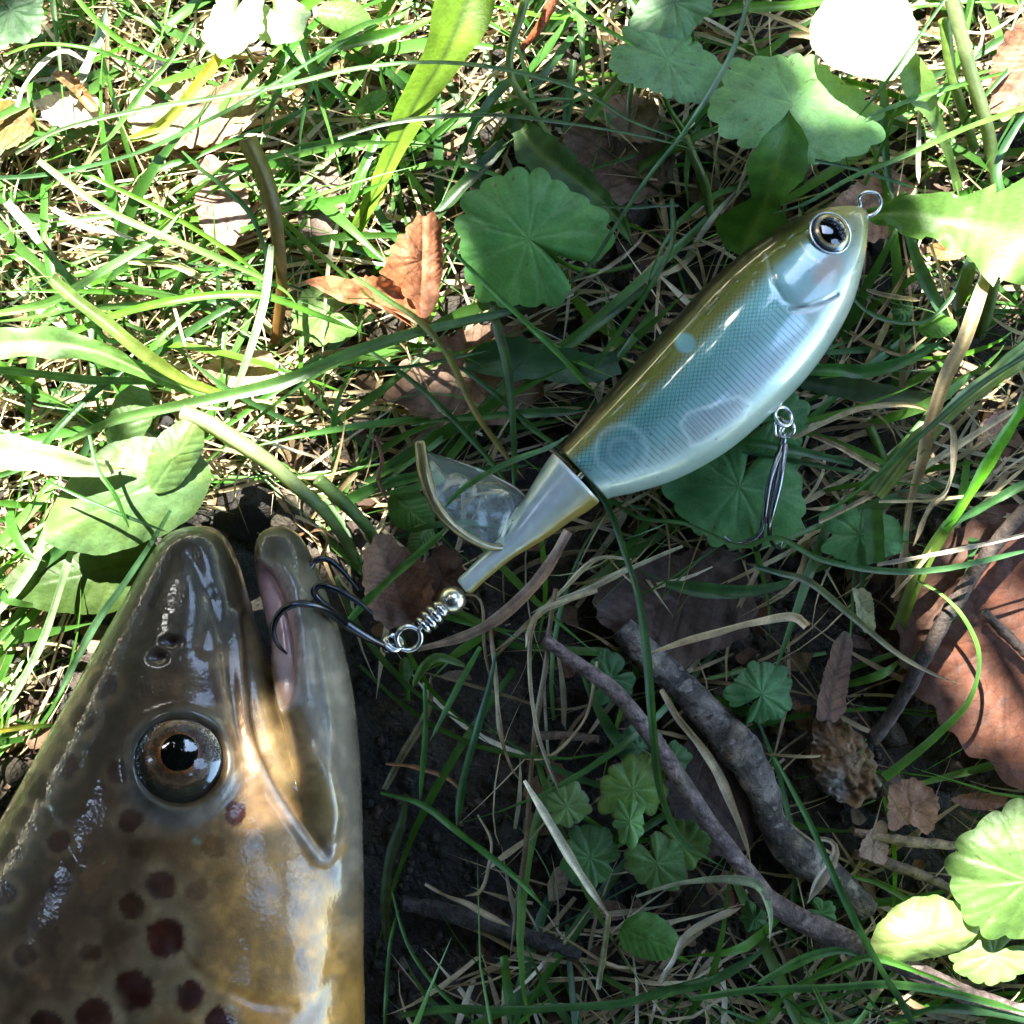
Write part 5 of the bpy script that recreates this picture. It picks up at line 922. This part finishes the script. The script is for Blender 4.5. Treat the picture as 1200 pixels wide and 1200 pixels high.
D([(1166, 285), (1148, 345), (1130, 400), (1109, 442), (1090, 500), (1078, 545), (1067, 578), (1058, 640), (1052, 705)], [15, 18, 20, 19, 17, 16, 15], (2.3, 2.4, 2.1, 1.2, .4), 'tall straw stalk running down right of the lure to the soil', (.42, .34, .19), (.30, .20, .09), tip=False, fold=.4, stripe=.4)
D([(1216, 622), (1160, 636), (1115, 646), (1070, 655), (1028, 661)], [7, 7, 7, 6], (3.0, 3.1, 2.9), 'silvery straw paired with the green blade at the right edge', (.48, .42, .34), (.40, .34, .24), tip=False)
D([(930, 514), (965, 495), (1002, 481), (1045, 474), (1075, 476), (1092, 484)], [6, 8, 8, 7, 5], (1.4, 1.7, 1.7), 'arched pale straw right of the belly hook', (.36, .30, .18), ST)
D([(953, 510), (985, 524), (1024, 547), (1040, 556)], [7, 8, 7], (1.1, 1.2, 1.0), 'short straw crossing beneath the arched one', TN, ST)
D([(1100, 495), (1114, 500), (1118, 530), (1108, 575), (1090, 595), (1070, 640)], [5, 9, 9, 8, 6], (2.2, 2.3, 1.8), 'twisted papery straw in front of the tall straw stalk', (.50, .43, .30), (.42, .35, .22), wav=.1)
D([(1030, 588), (1090, 586), (1150, 580), (1215, 572)], [4, 6, 5, 4], (2.0, 2.1, 2.0), 'level thin straw joining the vivid lime blade', ST, ST)
D([(960, 612), (1000, 592), (1060, 560), (1110, 530), (1150, 505), (1205, 470)], [5, 8, 10, 10, 7], (1.2, 1.4, 1.4), 'pale straw under the striped grass sheath', (.36, .29, .17), (.45, .38, .25))
D([(1045, 700), (1070, 672), (1110, 625), (1150, 590), (1210, 540)], [4, 6, 6, 5], (1.7, 1.9, 1.8), 'thin straw slanting by the vivid lime blade', (.38, .28, .16), ST)
D([(757, 767), (800, 752), (837, 741), (885, 728), (932, 722), (946, 734)], [4, 10, 12, 12, 15, 12], (1.7, 2.0, 2.0), 'dried curled tan blade above the thick stick', (.40, .30, .16), (.45, .34, .20), tip=False, fold=.35)
D([(775, 808), (793, 838), (820, 872), (845, 915), (863, 955), (874, 985), (880, 1012)], [8, 12, 13, 13, 11, 7], (1.5, 1.6, 1.7, 1.8), 'dried cream blade between the thin twig and the thick stick', (.42, .33, .20), (.40, .33, .22), fold=.35)
D([(958, 983), (972, 984), (980, 993), (975, 1010), (962, 1030), (945, 1060)], [6, 9, 14, 20, 14, 5], (2.1, 2.3, 2.0), 'curled tan blade end lying on the thick stick', (.40, .34, .25), (.32, .26, .18), fold=.3)
D([(773, 1152), (788, 1125), (802, 1100), (830, 1080), (868, 1064)], [6, 10, 11, 11, 9], (1.8, 1.9, 1.7), 'papery tan blade above the bottom grass', (.45, .40, .30), (.32, .24, .14))
D([(745, 1050), (780, 1038), (815, 1031), (860, 1030), (888, 1038), (901, 1066), (902, 1106)], [7, 11, 13, 13, 12, 11, 8], (1.5, 1.8, 1.9), 'half dried grey green blade bending by the twig', (.30, .27, .16), (.20, .26, .13))
D([(614, 915), (632, 945), (650, 975), (683, 1029), (714, 1073)], [6, 12, 13, 11, 7], (1.9, 2.0, 1.8), 'bright cream straw left of the seedling', (.50, .45, .31), (.46, .40, .26), tip=False)
D([(714, 1070), (711, 1095), (707, 1125), (700, 1160)], [9, 11, 9], (1.8, 1.5, 1.), 'lower pale green piece of the cream straw', (.40, .40, .22), (.34, .34, .2), tip=False)
D([(632, 715), (622, 745), (621, 804), (630, 860), (642, 895), (656, 930)], [5, 7, 7, 6, 5], (1.9, 1.9, 1.5), 'kinked thin straw above the cream straw', (.38, .30, .18), (.28, .20, .12))
D([(652, 690), (645, 730), (640, 775), (628, 850), (622, 920), (618, 980), (610, 1040), (598, 1120)], [7, 8, 8, 9, 9, 8], (1.5, 1.5, 1.2, .7), 'long dull straw standing left of the twig over soil', (.28, .22, .13), (.20, .15, .09))
D([(700, 692), (665, 704), (636, 715), (622, 735), (616, 760)], [5, 8, 9, 8, 6], (2.1, 2.3, 2.0), 'bent straw tip above the twig end', ST, (.42, .36, .22))
D([(665, 622), (640, 668), (612, 700), (577, 729), (535, 748), (488, 760)], [14, 17, 17, 15, 13], (1.6, 1.6, 1.2), 'pinkish tan flat stem beneath the tail cone', (.36, .23, .16), (.30, .20, .13), tip=False, fold=.25)
D([(740, 655), (700, 655), (660, 690), (630, 720)], [4, 7, 7, 4], (1.6, 1.6, 1.3), 'straw sloping away from the pinkish stem', (.34, .29, .18), (.4, .34, .2))
D([(800, 640), (740, 665), (690, 690), (655, 702), (620, 720)], [4, 8, 9, 8, 4], (1.3, 1.4, 1.3), 'pale straw under the lure running down from the cone', (.34, .30, .18), (.4, .35, .22))
D([(498, 1036), (525, 1050), (546, 1058), (570, 1072), (598, 1086)], [4, 8, 9, 7], (.9, 1.0, .8), 'small dry flake of straw on black soil', (.36, .28, .18), TN)
D([(560, 955), (575, 985), (573, 1010), (562, 1045), (545, 1050)], [3, 5, 8, 5], (.9, 1.0, .8), 'limp dry shred hanging over black soil', (.24, .20, .12), TN)
D([(452, 895), (490, 900), (530, 915), (545, 935)], [4, 7, 5], (.8, .9, .7), 'rusty dry shred on soil near the trout jaw', (.28, .13, .05), (.2, .1, .05))
D([(450, 925), (475, 880), (500, 835), (505, 790)], [9, 13, 12, 7], (.6, .8, .9), 'withered olive blade lying in the dark beside the jaw', (.13, .12, .06), (.18, .15, .08))
D([(575, 735), (580, 790), (585, 850), (600, 900), (614, 920)], [5, 7, 8, 7, 5], (1.4, 1.4, 1.5), 'knotted brown straw between green blades and cream straw', (.26, .19, .11), (.34, .27, .16))
D([(520, 700), (560, 700), (568, 760), (575, 800)], [3, 4, 4], (1.2, 1.4, 1.2), 'fine pale straw below the bead', ST, TN)
D([(700, 775), (690, 830), (680, 850), (645, 885), (610, 890)], [5, 6, 7, 6], (1.0, 1.1, .9), 'bent brown straw behind the thin twig', TN, (.34, .26, .15))
D([(1078, 125), (1076, 170), (1077, 215)], [6, 8, 8], (1.9, 1.6, 1.0), 'upright white straw near the narrow yellow green leaf top', (.50, .46, .38), (.5, .46, .38))
D([(1210, 3), (1160, 38), (1120, 40), (1090, 70)], [4, 7, 7, 4], (1.6, 1.8, 1.6), 'sunlit straw at the upper right corner', (.5, .42, .3), ST)
D([(925, 40), (950, 42), (975, 55), (1000, 80)], [8, 10, 8], (1.0, 1.1, 1.0), 'straw in shade between the dusty leaf and the pale round leaf', (.32, .24, .13), (.4, .3, .16))
D([(1025, 120), (1050, 95), (1085, 110), (1120, 140)], [4, 6, 6, 4], (1.1, 1.2, 1.0), 'brown straw crossing under the pale round leaf', TN, ST)
D([(1015, 340), (1050, 348), (1080, 352)], [5, 7, 5], (1.1, 1.2, 1.1), 'short pale straw below the lure head', (.34, .28, .18), ST)
D([(1000, 400), (1020, 380), (1055, 330), (1068, 300)], [4, 6, 6, 4], (.9, 1.0, .9), 'tan straw slanting under the lure head', (.3, .2, .1), TN)
D([(1090, 285), (1098, 310), (1112, 360), (1117, 380)], [5, 6, 6, 5], (1.4, 1.3, 1.0), 'straw upright between the broad blades below the dandelion leaf', ST, TN)
D([(150, 308), (200, 310), (250, 330), (290, 332)], [5, 9, 8, 4], (1.2, 1.3, 1.1), 'yellowed dry blade in the straw patch', (.36, .32, .12), (.45, .4, .22))
D([(8, 236), (22, 252), (36, 268), (46, 285)], [10, 14, 13, 9], (2.2, 2.3, 2.1), 'bleached flat straw piece near the left edge', (.55, .52, .45), (.55, .5, .42), tip=False)
D([(62, 245), (100, 266), (135, 272), (160, 283)], [7, 9, 8, 5], (1.8, 1.9, 1.7), 'short bleached straw in the middle of the straw patch', (.52, .47, .36), (.5, .45, .33))
D([(20, 125), (30, 100), (55, 70), (76, 60), (100, 72)], [6, 9, 9, 8, 5], (1.6, 2.1, 2.2), 'bleached bent straw beside the curled scrap of leaf', (.52, .48, .4), (.5, .45, .35))
D([(85, 120), (100, 85), (112, 55), (125, 10)], [13, 17, 15, 9], (1.5, 1.8, 1.8), 'broad bleached blade upright behind the curled scrap', (.40, .44, .34), (.12, .2, .1))
D([(690, 0), (720, 30), (750, 60)], [4, 6, 4], (1.2, 1.4, 1.2), 'fine straw at the top among sun flecks', ST, TN)
D([(545, 125), (570, 95), (585, 82), (600, 70)], [6, 8, 6], (1.2, 1.3, 1.2), 'olive straw piece right of the strap leaf', (.26, .25, .12), (.3, .27, .13))
D([(230, 475), (262, 480), (300, 470), (345, 480)], [4, 6, 6, 4], (1.0, 1.1, 1.0), 'dry straw beneath the long broad blade', ST, TN)
D([(372, 690), (378, 650), (385, 632), (376, 620), (362, 625)], [4, 5, 6, 5], (.9, 1.2, 1.2), 'brown looped straw behind the lower jaw tip', (.2, .12, .06), (.26, .16, .08))
D([(440, 510), (448, 540), (443, 560), (455, 590)], [4, 6, 6, 4], (1.2, 1.4, 1.2), 'dark brown wiry stem left of the blade rim', (.14, .06, .04), (.18, .08, .05))

# ------------------------------------------------------------------ grass, straw, litter that nobody could count
HEROLEAF = []   # areas kept clearer: (x, y, r) in reference pixels
for a in [(620, 280, 80), (930, 121, 85), (783, 70, 60), (866, 570, 75), (1014, 30, 60), (1205, 1032, 85), (1090, 1098, 55), (760, 1101, 30), (893, 813, 36), (742, 940, 48), (770, 1000, 40), (150, 580, 70), (1190, 780, 90), (1160, 270, 45), (1008, 627, 40), (900, 200, 40), (285, 20, 55), (692, 1000, 30), (664, 945, 25), (465, 680, 40)]: HEROLEAF.append(a)
STICKL = [(735, 745), (790, 796), (868, 880), (912, 978), (1010, 1060)]; TWIGL = [(640, 750), (775, 880), (890, 1040), (1115, 1158)]
def dens(q):
    x, y = q[:, 0], q[:, 1]
    d = np.full(len(q), .42)
    d = np.where((x < 430) & (y < 640), 1., d); d = np.where((x > 430) & (y < 110), .7, d)
    d = np.where((x < 190) & (y < 1000), 1., d)
    d = np.where((x > 400) & (x < 660) & (y > 740), .05, d); d = np.where((x > 600) & (y > 640), .34, d); d = np.where((x > 1040) & (y > 590) & (y < 960), .06, d)
    d = np.where((y > 1080) & (x > 560), .65, d); d = np.where((x > 980) & (y < 240), .6, d); d = np.where((x > 900) & (y > 400) & (y < 600), .55, d); d = np.where((x > 1060) & (y > 930) & (y < 1090), .15, d)
    d = d * (.35 + 1.3 * fbm(x, y, 120, 44, 2))
    d = np.where((x < -60) | (x > 1260) | (y < -60) | (y > 1260), .5, d)
    return d
def field(N_, Lr, wr, hr, ext, bias=None, zcap=None, avoid=1., nseg=8, straight=.5, power=1.):
    """N_ thin blades: arrays of verts, faces and a per-blade random number"""
    xy = RNG.uniform(-ext, ext, (N_, 2)); q0 = unP(np.column_stack([xy, np.full(N_, .5)]))
    keep = RNG.random(N_) < dens(q0) ** power; xy = xy[keep]; q0 = q0[keep]; n = len(xy)
    L = RNG.uniform(*Lr, n) * RNG.uniform(.6, 1.2, n); W = RNG.uniform(*wr, n); H = RNG.uniform(*hr, n)
    th = RNG.uniform(0, 2 * pi, n)
    if bias is not None:
        k = RNG.random(n) < .55; th = np.where(k, RNG.normal(bias, .45, n) + pi * RNG.integers(0, 2, n), th)
    cv = RNG.normal(0, straight, n); s = np.linspace(0, 1, nseg)
    ang = th[:, None] + cv[:, None] * s; step = L[:, None] / nseg
    x = xy[:, :1] + np.cumsum(np.cos(ang) * step, 1); y = xy[:, 1:] + np.cumsum(np.sin(ang) * step, 1)
    pk = RNG.uniform(.35, 1.1, n)[:, None]; z = soil_h(x, y) + .12 + H[:, None] * np.sin(np.clip(s / pk, 0, 1.6) * pi / 2) + .1 * (vnoise(x, y, .5, 5) - .5)
    pts = np.stack([x, y, z], -1); qq = unP(pts)
    flat = qq.reshape(-1, 2)
    bad = (sdist(flat, LURE) < 4) & (z.ravel() > .9); bad |= (sdist(flat, FISH) < 6)
    for a, b, r in HEROLEAF: bad |= (np.hypot(flat[:, 0] - a, flat[:, 1] - b) < r) & (z.ravel() > .8 * avoid + .2)
    bad |= (seg_dist(flat, STICKL) < 26) & (z.ravel() > .55); bad |= (seg_dist(flat, TWIGL) < 14) & (z.ravel() > 1.2)
    ok = ~bad.reshape(n, nseg).any(1); pts, ang, W = pts[ok], ang[ok], W[ok]; n = len(pts)
    rl = RNG.normal(0, .6, n)[:, None]; tap = np.clip((1 - s) * 1.8, .08, 1)[None] * (.7 + .3 * np.sin(s * pi))[None]
    sx, sy, sz = -np.sin(ang) * np.cos(rl), np.cos(ang) * np.cos(rl), np.sin(rl) + 0 * ang
    sd = np.stack([sx, sy, sz], -1) * (W[:, None] * tap / 2)[..., None]
    m_ = pts.copy(); m_[..., 2] -= (W[:, None] * tap) * .18
    v = np.stack([pts - sd, m_, pts + sd], 2).reshape(-1, 3)
    base = (np.arange(n) * nseg * 3)[:, None, None]; i = np.arange(nseg - 1)[None, :, None] * 3; j = np.arange(2)[None, None, :]
    a = base + i + j; f = np.stack([a, a + 1, a + 4, a + 3], -1).reshape(-1, 4)
    return v, f, n, np.broadcast_to(s[None, :, None], (n, nseg, 3)).ravel(), np.repeat(np.arange(n), nseg * 3)
def pick(pal, n): return np.array(pal)[RNG.integers(0, len(pal), n)] * RNG.uniform(.7, 1.3, (n, 1))
GREENS = [GD, GM, GM, GT, GL, (.10, .22, .05), (.06, .14, .03)]
STRAWS = [ST, TN, (.45, .38, .24), (.34, .26, .15), (.22, .15, .09), (.5, .44, .32)]
def stuff(name, label, mat, args, pal, tipc, **kw):
    v, f, n, s, idx = field(*args, **kw); c0 = pick(pal, n)[idx]; c = c0 * (1 - s[:, None]) + (c0 * .6 + np.array(tipc) * .4) * s[:, None]
    o = obj(name, mesh_of(name, v, f, c), mat); return tag(o, label, None, None, 'stuff')
stuff('dry_grass_mat', 'mat of old straw lying flat under the green grass', M['dry'], (13500, (1.5, 4.5), (.035, .14), (.05, .8), 17.), STRAWS, ST, bias=.3, avoid=.6, power=1.6)
stuff('grass', 'thin green grass growing through the straw', M['grass'], (3500, (2.5, 7.), (.07, .24), (.3, 1.9), 17.), GREENS, GL, bias=.45)
stuff('dry_grass', 'loose dry grass stems over the lawn', M['dry'], (2600, (1.5, 5.), (.03, .09), (.4, 1.6), 17.), STRAWS, ST, straight=.8, power=1.5)
stuff('fine_grass', 'very fine green grass threads', M['grass'], (700, (3., 8.), (.018, .045), (.5, 2.1), 17.), GREENS, GT, straight=.9)
# far grass beyond the frame
_d = dens; dens = lambda q: np.where((np.abs(q[:, 0] - 600) > 900) | (np.abs(q[:, 1] - 600) > 900), .8, 0.)
stuff('outer_grass', 'green grass of the lawn all round', M['grass'], (6000, (4., 9.), (.08, .18), (.5, 3.), 45.), GREENS, GL, nseg=5)
dens = _d
def scatter_xy(n, ext, power=1.):
    xy = RNG.uniform(-ext, ext, (n, 2)); q = unP(np.column_stack([xy, np.full(n, .3)])); return xy[sdist(q, FISH) > 2]
# leaf litter flakes
xy = scatter_xy(3200, 16.); q_ = unP(np.column_stack([xy, np.full(len(xy), .3)])); xy = xy[RNG.random(len(xy)) < np.clip(dens(q_) * .9 + .05, 0, 1)]; n = len(xy); K = 8; a = np.arange(K) / K * 2 * pi
R = RNG.uniform(.08, .42, n)[:, None] * RNG.uniform(.5, 1.2, (n, K)); asp = RNG.uniform(.35, 1, n)[:, None]; rt = RNG.uniform(0, 2 * pi, n)[:, None]
lx, ly = R * np.cos(a), R * asp * np.sin(a); X = xy[:, :1] + lx * np.cos(rt) - ly * np.sin(rt); Y = xy[:, 1:] + lx * np.sin(rt) + ly * np.cos(rt)
tl = RNG.normal(0, .35, (n, 2)); Z = soil_h(X, Y) + RNG.uniform(.05, .35, n)[:, None] + lx * tl[:, :1] + ly * tl[:, 1:] + .12 * R
cen = np.stack([xy[:, 0], xy[:, 1], soil_h(xy[:, 0], xy[:, 1]) + .2], -1); cen[:, 2] = Z.mean(1) - .03
v = np.concatenate([np.stack([X, Y, Z], -1), cen[:, None]], 1).reshape(-1, 3)
b = (np.arange(n) * (K + 1))[:, None]; j = np.arange(K)[None]; f = np.stack([b + K + 0 * j, b + j, b + (j + 1) % K], -1).reshape(-1, 3)
cl = pick([BR, (.13, .065, .04), (.17, .10, .06), (.08, .045, .03), (.05, .032, .024), (.15, .10, .055), (.20, .13, .08)], n)
tag(obj('leaf_litter', mesh_of('leaf_litter', v, f, np.repeat(cl, K + 1, 0), False), M['dead']), 'brown crumbled leaf litter on the soil', None, None, 'stuff')
# soil crumbs
xy = scatter_xy(12000, 15.); n = len(xy); r = np.abs(RNG.normal(0, .06, n)) + .03; big = RNG.random(n) < .05; r[big] *= 3
dirs = []
for i in range(3):
    for k in range(6): dirs.append((cos(k * pi / 3 + i * .5) * (.55, 1, .55)[i], sin(k * pi / 3 + i * .5) * (.55, 1, .55)[i], (-.8, 0, .8)[i]))
dirs = np.array(dirs + [(0, 0, -1), (0, 0, 1)]); fcs = []
for k in range(6):
    k2 = (k + 1) % 6; fcs += [(18, k2, k), (k, k2, 6 + k), (k2, 6 + k2, 6 + k), (6 + k, 6 + k2, 12 + k), (6 + k2, 12 + k2, 12 + k), (19, 12 + k, 12 + k2)]
fcs = np.array(fcs); jit = RNG.uniform(.6, 1.3, (n, 20, 1))
v = (dirs[None] * jit * r[:, None, None]); v[..., 2] *= .8; v += np.stack([xy[:, 0], xy[:, 1], soil_h(xy[:, 0], xy[:, 1]) + .3 * r], -1)[:, None]
f = (fcs[None] + (np.arange(n) * 20)[:, None, None]).reshape(-1, 3)
tag(obj('soil_crumbs', mesh_of('soil_crumbs', v.reshape(-1, 3), f, np.repeat(pick([(.02, .017, .014), (.035, .028, .02), (.05, .035, .025), (.015, .013, .012)], n), 20, 0)), M['soil']), 'dark crumbs of soil and leaf mould', None, None, 'stuff')

# ------------------------------------------------------------------ unseen canopy added so its leaves shade most of the ground
LIT = [([(1130, 960), (1320, 940), (1320, 1100), (1140, 1100)], 3., 1.), ([(940, -60), (1085, -60), (1085, 100), (940, 100)], 3., 1.), ([(60, 520), (215, 500), (235, 600), (150, 640), (60, 640)], 2.6, 1.), ([(1045, 1075), (1105, 1065), (1130, 1120), (1300, 1125), (1300, 1180), (1060, 1140)], 2.4, .97), ([(505, -200), (600, -200), (560, 40), (510, 130), (470, 200), (440, 180)], 2.5, 1.), ([(1100, 225), (1300, 200), (1300, 330), (1130, 320), (1060, 275)], 2.7, .98),
       ([(-700, -700), (430, -700), (420, 20), (350, 110), (420, 160), (400, 330), (340, 420), (400, 560), (330, 610), (225, 610), (100, 760), (-300, 1000), (-700, 900)], 1.6, .98),
       ([(500, -300), (780, -300), (760, 40), (600, 90), (480, 50)], 1.5, .6),
       ([(960, -300), (1500, -300), (1500, 330), (1140, 335), (1090, 250), (1060, 170), (950, 60)], 2., .97),
       ([(1080, 470), (1500, 380), (1500, 620), (1130, 560)], 1.6, .55), ([(1090, 640), (1500, 560), (1500, 900), (1150, 880)], 1.0, .72),
       
       ([(268, 785), (280, 785), (306, 940), (296, 946)], 4.6, .97), ([(290, 985), (350, 1010), (350, 1180), (290, 1180)], 4.9, .22),
       ([(355, 300), (520, 245), (530, 320), (500, 390), (360, 355)], 1.8, .97), ([(395, 160), (470, 170), (430, 330), (385, 330)], 1.0, .5)]
NL = 24000; cx_ = RNG.uniform(-24, 24, NL); cy_ = RNG.uniform(-24, 24, NL); tt = RNG.uniform(52, 88, NL)
base = np.stack([cx_, cy_, np.full(NL, 1.6)], -1); LA = base + SUN_DIR * tt[:, None]
keep = np.ones(len(LA), bool); RL = .62
for poly, zp, pr in LIT:  # leaves left out so sun patches fall where wanted
    wp = np.array([P(a, b, zp)[:2] for a, b in poly]); g = LA - SUN_DIR * ((LA[:, 2] - zp) / SUN_DIR[2])[:, None]
    ins = sdist(g[:, :2], wp) < .72
    cell = vnoise(g[:, 0], g[:, 1], 1.3, 77)
    keep &= ~(ins & (cell < np.quantile(cell, pr)))
LA = LA[keep]
# added crown overhead, its openings shaped for sky reflections and fill light
n2 = 26000; ra = 205 * np.sqrt(RNG.random(n2)); rb = RNG.uniform(0, 2 * pi, n2); hx, hy = ra * np.cos(rb) - 10, ra * np.sin(rb); hz = RNG.uniform(105, 160, n2); OV = np.stack([hx, hy, hz], -1)
tgt = OV - SUN_DIR * (OV[:, 2] / SUN_DIR[2])[:, None]; vx, vy = hx / hz * 130, hy / hz * 130
gap = fbm(vx, vy, 30., 91, 3)
opening = (np.hypot((vx - 34) / 80, (vy - 104) / 46) < 1) | (np.hypot((vx - 128) / 58, (vy - 8) / 30) < 1) | (np.hypot((vx + 125) / 24, (vy - 25) / 12) < 1) | (np.hypot((vx - 60) / 12, (vy + 35) / 9) < 1)
OV = OV[(np.hypot(tgt[:, 0], tgt[:, 1]) > 26) & ~opening]
n3 = 22000; ca = RNG.uniform(0, 2 * pi, n3); cr = RNG.uniform(185, 240, n3); CU = np.stack([cr * np.cos(ca), cr * np.sin(ca), RNG.uniform(8, 165, n3)], -1)  # outer leaf curtain added to darken the horizon in reflections
CU = CU[np.abs((ca + .25 + pi) % (2 * pi) - pi) > .30]; OV = np.vstack([OV, CU])
def leaves_at(ctr, size):
    n = len(ctr); nr_ = RNG.normal(0, .45, (n, 3)) + np.where(RNG.random((n, 1)) < .8, SUN_DIR, 0) ; nr_ /= np.linalg.norm(nr_, axis=1)[:, None]
    u_ = np.cross(nr_, RNG.normal(0, 1, (n, 3))); u_ /= np.linalg.norm(u_, axis=1)[:, None]; w2 = np.cross(nr_, u_)
    s = RNG.uniform(.75, 1.25, n)[:, None] * size; pr_ = [(-1, 0), (-.45, .55), (.3, .5), (1, 0), (.3, -.5), (-.45, -.55)]
    v = np.stack([ctr + s * (a * u_ + b * w2) + nr_ * s * .12 * abs(b) for a, b in pr_], 1).reshape(-1, 3)
    b = (np.arange(n) * 6)[:, None]; f = np.concatenate([b + [0, 1, 2, 3], b + [0, 3, 4, 5]], 1).reshape(-1, 4); return v, f, n
va, fa, na_ = leaves_at(LA, 1.0); vb, fb, nb_ = leaves_at(OV, 6.0)
TR = np.array([95., -125., 0.])
shade_tree = thing('shade_tree', TR, 'unseen leafy canopy on a trunk, added and shaped to shade the lawn', 'shade_tree')
cv = np.vstack([va, vb]) - TR; cf = np.vstack([fa, fb + len(va)]); cc = np.repeat(pick([(.04, .10, .02), (.05, .12, .025), (.035, .085, .02)], na_ + nb_), 6, 0)
tag(obj('shade_foliage', mesh_of('shade_foliage', cv, cf, cc), M['canopy'], shade_tree), None, None, None, 'stuff')
v_, f_ = tube([(0, 0, -6), (2, -1, 60), (0, 2, 140), (6, -3, 240)], [13, 10, 8.5, 6], 40, 16, lambda s, a: 1 + .1 * (vnoise(s * 20 + 0 * a, a * 3 + 0 * s, 1, 3) - .5)); obj('trunk', mesh_of('trunk', v_, f_, (.08, .06, .045)), M['bark'], shade_tree)  # trunk and limbs out of view, carrying the added shade leaves
for e in ((-108, 162, 56), (-104, 152, 66), (-60, 200, 130), (-150, 100, 135), (-190, 180, 140), (-80, 60, 130), (10, 150, 120)):
    e = np.array(e, float); v_, f_ = tube([(1, 0, max(35, e[2] - 25)), tuple(e * [.35, .4, 1] + [0, 0, -2]), tuple(e * [.7, .65, 1] + [0, 0, 3]), tuple(e)], [2.6, 1.6, .8, .25], 30, 8); obj('limb', mesh_of('limb', v_, f_, (.09, .065, .05)), M['bark'], shade_tree)
